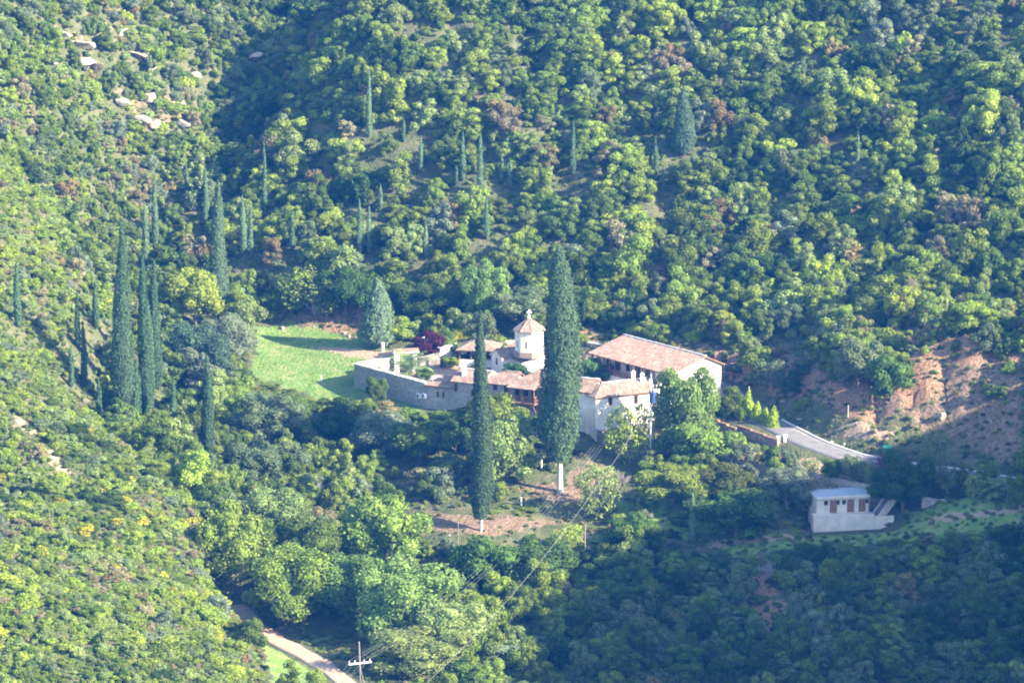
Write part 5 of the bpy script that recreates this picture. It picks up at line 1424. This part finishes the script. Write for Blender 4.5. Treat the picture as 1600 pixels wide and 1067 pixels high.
# low undergrowth between the shrubs
Q = np.concatenate([scatter(-100, 100, -150, 104, 1.05), scatter(-100, -30, -150, 104, 1.1)]); Q = np.column_stack([Q, H(Q[:, 0], Q[:, 1])]); qu, qv = project(Q)
ok = (qu > -60) & (qu < 1660) & (qv > -70) & (qv < 1150)
for j, poly in enumerate(NO):
    ok &= (poly_sd(Q[:, 0], Q[:, 1], poly) > .5) | ((rng.random(len(Q)) < (.0 if j < 8 else .4)))
d_, _ = line_d(Q[:, 0], Q[:, 1], ROAD); ok &= d_ > 3.2
d_, _ = line_d(Q[:, 0], Q[:, 1], TRACK); ok &= d_ > 2.0
ok &= rng.random(len(Q)) < .75
Q = Q[ok]; ds = rng.uniform(.35, 1.25, len(Q)); pal = rng.choice(9, len(Q), p=[.06, .18, .22, .08, .18, .03, .04, .12, .09])
gn_scatter('undergrowth', Q - (0, 0, .08), np.column_stack([ds, ds, ds * rng.uniform(.5, .9, len(Q))]), rng.uniform(0, 6.28, len(Q)), pal * 16 + rng.integers(0, 12, len(Q)), 'low weeds and seedlings between the shrubs', 'undergrowth')
# short tufts on the field
Q = np.random.default_rng(3).uniform((-50, -36), (-8, 16), (6000, 2)); Q = np.column_stack([Q, H(Q[:, 0], Q[:, 1])])
fm = np.minimum(poly_sd(Q[:, 0], Q[:, 1], gpoly(FIELD)), poly_sd(Q[:, 0], Q[:, 1], gpoly([(560, 605), (670, 628), (655, 645), (555, 625)])))
ok = (fm < -.3) & (poly_sd(Q[:, 0], Q[:, 1], gpoly([(430, 515), (480, 540), (560, 545), (620, 550), (600, 566), (540, 556)])) > 0) & (poly_sd(Q[:, 0], Q[:, 1], COURT) > 1.2)
Q = Q[ok]; ds = rng.uniform(.12, .42, len(Q))
gn_scatter('field_grass', Q - (0, 0, .03), np.column_stack([ds, ds, ds * .35]), rng.uniform(0, 6.28, len(Q)), rng.choice([2, 2, 3, 3, 8, 7], len(Q)) * 16 + rng.integers(0, 12, len(Q)), 'short bright grass of the field beside the wall', 'grass')
print('shrubs', n_, 'rest', len(rest))
# bare grey shrubs
for i, (u, v, s_, lab) in enumerate(((415, 800, 5.5, 'bare grey bush at the edge of the valley thicket'), (560, 870, 6.5, 'bare grey branches beside the vivid fig tree'), (970, 765, 4.5, 'bare thin tree above the lower terrace'), (672, 385, 4.0, 'bare whitish tree on the hillside beside a small cypress'), (1200, 905, 4.0, 'bare pale bush on the reddish slip'), (510, 790, 5.0, 'bare brown bush in the middle of the thicket'))):
    p = gp(u, v); o = obj_of('bare_bush', BARE[i % 2]); o.location = p; o.scale = (s_, s_, s_ * .9); o.rotation_euler = (0, 0, i * 1.3); tag(o, lab, 'bare bush')

# ------------------------------------------------------------------ rocks
def rock_mesh(seed):
    rg = np.random.default_rng(seed); v, fcs = cubesphere(7)
    v = v * (1 + .0 * v)
    d = unit(rg.normal(0, 1, (15, 3)))
    for k in range(15):
        h_ = .42 + .4 * rg.random(); t_ = v @ d[k]; v = v - np.maximum(0, t_ - h_)[:, None] * d[k]
    v = v * (1 + .05 * np.sin(v[:, :1] * 9 + seed) * np.cos(v[:, 1:2] * 7))
    return pydata('rock', v, fcs, M_LIME)
ROCKS = [rock_mesh(s) for s in range(5)]
RK = [(442, 514, 9, 'white boulder at the far edge of the grass field'), (430, 508, 4, 'small white stone left of the white boulder'), (468, 507, 5, 'small stone right of the white boulder'), (490, 511, 5, 'stone on the field edge below the bank'), (538, 521, 8, 'grey stone in the rock pile left of the rounded conifer'), (546, 526, 9, 'largest stone of the rock pile left of the rounded conifer'), (555, 528, 6, 'stone at the right end of the rock pile'), (570, 531, 5, 'small stone between rock pile and rounded conifer'),
      (100, 55, 20, 'topmost limestone slab on the upper outcrop'), (125, 70, 24, 'large limestone slab of the upper outcrop'), (190, 52, 22, 'right slab of the upper outcrop'), (205, 62, 18, 'small right slab of the upper outcrop'), (130, 95, 26, 'lowest slab of the upper outcrop'), (85, 98, 14, 'left low slab of the upper outcrop'), (212, 85, 16, 'slab between upper and lower outcrops'), (232, 105, 14, 'lower stone right of the upper outcrop'), (190, 158, 24, 'left slab of the lower outcrop'), (232, 152, 26, 'top slab of the lower outcrop'), (275, 160, 28, 'right slab of the lower outcrop'), (215, 188, 28, 'low left slab of the lower outcrop'), (278, 190, 22, 'low right slab of the lower outcrop'), (245, 192, 16, 'low middle slab of the lower outcrop'), (392, 88, 24, 'limestone rock above the dark gully'), (386, 102, 16, 'lower rock above the dark gully'), (305, 115, 16, 'rock between outcrops and gully'),
      (888, 92, 8, 'white stone high on the hillside left'), (897, 95, 5, 'small white stone beside the white stone'), (961, 83, 8, 'white stone high on the hillside right'), (1555, 88, 12, 'upper pale rock near the right edge'), (1570, 95, 10, 'second pale rock near the right edge'), (1548, 148, 14, 'middle pale rock near the right edge'), (1540, 212, 10, 'lower pale rock near the right edge'), (1420, 155, 8, 'pale stone on the upper right slope'), (1298, 350, 9, 'white stone by the pale hill path'), (1250, 655, 6, 'white stone beside the road head'), (1232, 648, 7, 'stone at the kerb near the clipped conifers'), (1262, 668, 7, 'stone along the kerb'), (1300, 690, 8, 'stone lying along the road verge'), (1318, 695, 9, 'large stone on the road verge'), (1222, 627, 7, 'white stone on the slope above the clipped conifers'),
      (855, 764, 6, 'white stone left of the biggest cypress trunk'), (845, 762, 4, 'small stone left of the biggest cypress trunk'), (915, 806, 7, 'stone at the foot of the bare-branched tree'), (1470, 650, 26, 'sunlit ochre rock on the cut bank'), (702, 836, 4, 'small pale stone on the lower terrace'), (1488, 818, 5, 'white stone on the shaded bank top'), (1165, 828, 4, 'white stone left of the hut')]
for i, (u, v, w_, lab) in enumerate(RK):
    p = gp(u, v); s = mpp(p) * w_ * (.62 if v > 215 or u > 420 else .8)
    o = obj_of('boulder', ROCKS[i % 5]); fl = .75 if s < .8 else .52; o.location = p - (0, 0, s * .12); o.scale = (s * (1.3 + .45 * math.sin(i)), s, s * (fl + .12 * math.cos(i * 3))); o.rotation_euler = (.3 + .25 * math.sin(i * 5), .3 * math.cos(i * 3), i * 1.1)
    tag(o, lab, 'rock')

# ------------------------------------------------------------------ poles, wires, small things
def sag(a, b, k, n=24): return [a + (b - a) * i / n - np.array([0, 0, k * 4 * (i / n) * (1 - i / n)]) for i in range(n + 1)]
pb = gp(563, 1092); s = mpp(pb); ph = (project(pb)[1] - 1000) * s * 1.02
t = thing('utility_pole', pb, 'wooden utility pole with white crossarm at the dirt track', 'utility pole')
MB().tube([pb - (0, 0, .8), pb + (0, 0, ph * .5), pb + (-.1, 0, ph)], [.12, .1, .08], 8).build('pole', M_POLE, t)
ca = pb + np.array([-.05, 0, ph - 2.7]); ax = np.array([.93, .36, .0])
m = MB(); f = Fr((ca - ax * 1.5)[:2], (ca + ax * 1.5)[:2]); f.box(m, 0, f.L, .12, .26, ca[2] - .1, ca[2] + .1); m.build('crossarm', M_METAL, t)
arms = []
for k in (-1.35, -.6, .6, 1.35):
    q = ca + ax * k + np.array([0, -.2, .1]); arms.append(q + (0, 0, .32)); MB().tube([q, q + (0, 0, .12), q + (0, 0, .34)], [.04, .08, .04], 8).build('insulator', M_CONC, t)
MB().tube([pb + (0, 0, ph * .55), pb + np.array([1.1, -.6, .1])], .035, 5).build('stay_wire', M_WIRE, t)
# transformer pole in the trees by the hall
tb = gp(1016, 728); zt2 = at_y(1021, 584, tb[1])[2]; ztr = at_y(1024, 620, tb[1])[2]
t = thing('transformer_pole', tb, 'pole with blue transformer drum among the light green trees', 'utility pole')
MB().tube([tb - (0, 0, .5), np.array([tb[0], tb[1], zt2])], [.15, .09], 8).build('pole', M_METAL, t)
q = np.array([tb[0] + .25, tb[1] - .25, ztr]); m = MB().tube([q - (0, 0, .75), q + (0, 0, .65), q + (0, 0, .8)], [.46, .46, .22], 14); m.build('transformer', M_BLUE, t)
top = np.array([tb[0], tb[1], ztr - 1.2])
wb = at_y(640, 1090, -150)
tag(MB().tube(sag(top, wb, 3.0), .019, 5).build('power_line', M_WIRE), 'single thick cable running down from the transformer pole to the bottom edge', 'cable')
blk = np.array([*Fr(C3, C4).p(4.0, .2, 0)[:2], -2.6])
for i, q in enumerate(arms):
    tag(MB().tube(sag(q, blk + (.6 * i - .9, 0, .12 * i), 3.6), .01, 4).build('power_line', M_WIRE), '%s wire from the crossarm pole up to the corner block' % ('uppermost', 'second', 'third', 'lowest')[i], 'cable', 'wires of the crossarm pole')
    tag(MB().tube(sag(q, at_y(470 - 12 * i, 1130, -175), 1.0), .01, 4).build('power_line', M_WIRE), '%s wire leaving the crossarm pole toward the bottom edge' % ('first', 'second', 'third', 'fourth')[i], 'cable', 'wires of the crossarm pole')
def post(u, vb, vt, rad, mat, name, label, cat='post', cap=None):
    p = gp(u, vb); h = (project(p)[1] - vt) * mpp(p) * 1.02
    t = thing(name, p, label, cat)
    MB().tube([p - (0, 0, .3), p + (0, 0, h * .5), p + (0, 0, h)], [rad, rad * .97, rad * .92], 8).build('shaft', mat, t)
    MB().tube([p + (0, 0, h), p + (0, 0, h + .05), p + (0, 0, h + .1)], [rad * 1.25, rad * 1.25, rad * .6], 8).build('cap', cap or mat, t)
post(598, 549, 536, .28, M_WHITE, 'marker_post', 'stout white post at the end of the gravel by the gateway')
post(502, 596, 587, .07, M_WHITE, 'marker_post', 'thin white post standing in the grass field')
post(846, 734, 716, .12, M_WHITE, 'marker_post', 'white post left of the biggest cypress under the balcony house')
post(814, 792, 777, .14, M_CONC, 'marker_post', 'short pale post on the lower terrace left of the biggest cypress')
post(914, 880, 820, .09, M_POLE, 'wooden_post', 'thin brown pole on the lower terrace below the biggest cypress')
post(716, 870, 812, .05, M_POLE, 'wooden_post', 'thin dark pole left of the slender cypress trunk')
post(1325, 652, 634, .07, M_CONC, 'marker_post', 'thin pale post on the sunlit earth of the bank')
post(1229, 722, 685, .06, M_DARKWOOD, 'lamp_post', 'dark lamp post at the near road edge by the conifers', 'lamp')
post(1378, 752, 705, .06, M_DARKWOOD, 'lamp_post', 'dark lamp post among the roadside trees above the hut', 'lamp')
post(1578, 785, 735, .07, M_DARKWOOD, 'lamp_post', 'dark lamp post at the roadside near the right edge', 'lamp')
post(1170, 628, 605, .09, M_CONC, 'marker_post', 'pale post in front of the dark rock face', 'post')
# gate pillars and bench where the planter meets the road
for i, (u, v) in enumerate(((1216, 692), (1227, 690))):
    p = gp(u, v); t = thing('bench_pier', p, '%s white pier at the planter corner by the road' % ('left', 'right')[i], 'pier')
    MB().box(p[0] - .22, p[0] + .22, p[1] - .22, p[1] + .22, p[2] - .2, p[2] + .9).build('pier', M_WHITE, t); MB().box(p[0] - .3, p[0] + .3, p[1] - .3, p[1] + .3, p[2] + .9, p[2] + 1.02).build('cap', M_COPING, t)
# green bin at the road
p = gp(1386, 708); t = thing('waste_container', p, 'green waste container beside the road below the sunlit bank', 'container')
MB().prism([(p[0] - .6, p[1] - .5), (p[0] + .6, p[1] - .5), (p[0] + .6, p[1] + .5), (p[0] - .6, p[1] + .5)], p[2] - .1, p[2] + .85).build('tub', M_TEAL, t)
m = MB(); m.add([(p[0] - .66, p[1] - .6, p[2] + .85), (p[0] + .66, p[1] - .6, p[2] + .85), (p[0] + .66, p[1] + .6, p[2] + 1.0), (p[0] - .66, p[1] + .6, p[2] + 1.0), (p[0] - .66, p[1], p[2] + 1.2), (p[0] + .66, p[1], p[2] + 1.2)], [(0, 1, 5, 4), (4, 5, 2, 3), (0, 4, 3), (1, 2, 5), (0, 3, 2, 1)]); m.build('lid', M_TEAL, t)

# ------------------------------------------------------------------ haze between the camera and the far side of the valley
m = MB(); zlo = float(ZZ.min()) - 1.0; zhi = max(float(ZZ.max()), CAM[2]) + 8.0
m.box(GX[0] - 4, GX[-1] + 4, GY[0] - 4, GY[-1] + 4, zlo, zhi)
mh, nt, out = new_mat('valley_haze'); n = N(nt)
pv = n('VolumePrincipled'); pv.inputs['Color'].default_value = c4(HAZE_COLOR); pv.inputs['Density'].default_value = HAZE_DENSITY; pv.inputs['Anisotropy'].default_value = 0.0
n.link(pv.outputs['Volume'], out.inputs['Volume'])
hz = m.build('haze', mh)
tag(hz, 'thin blue valley haze in the air', 'haze', kind='stuff')
hz.display_type = 'WIRE'
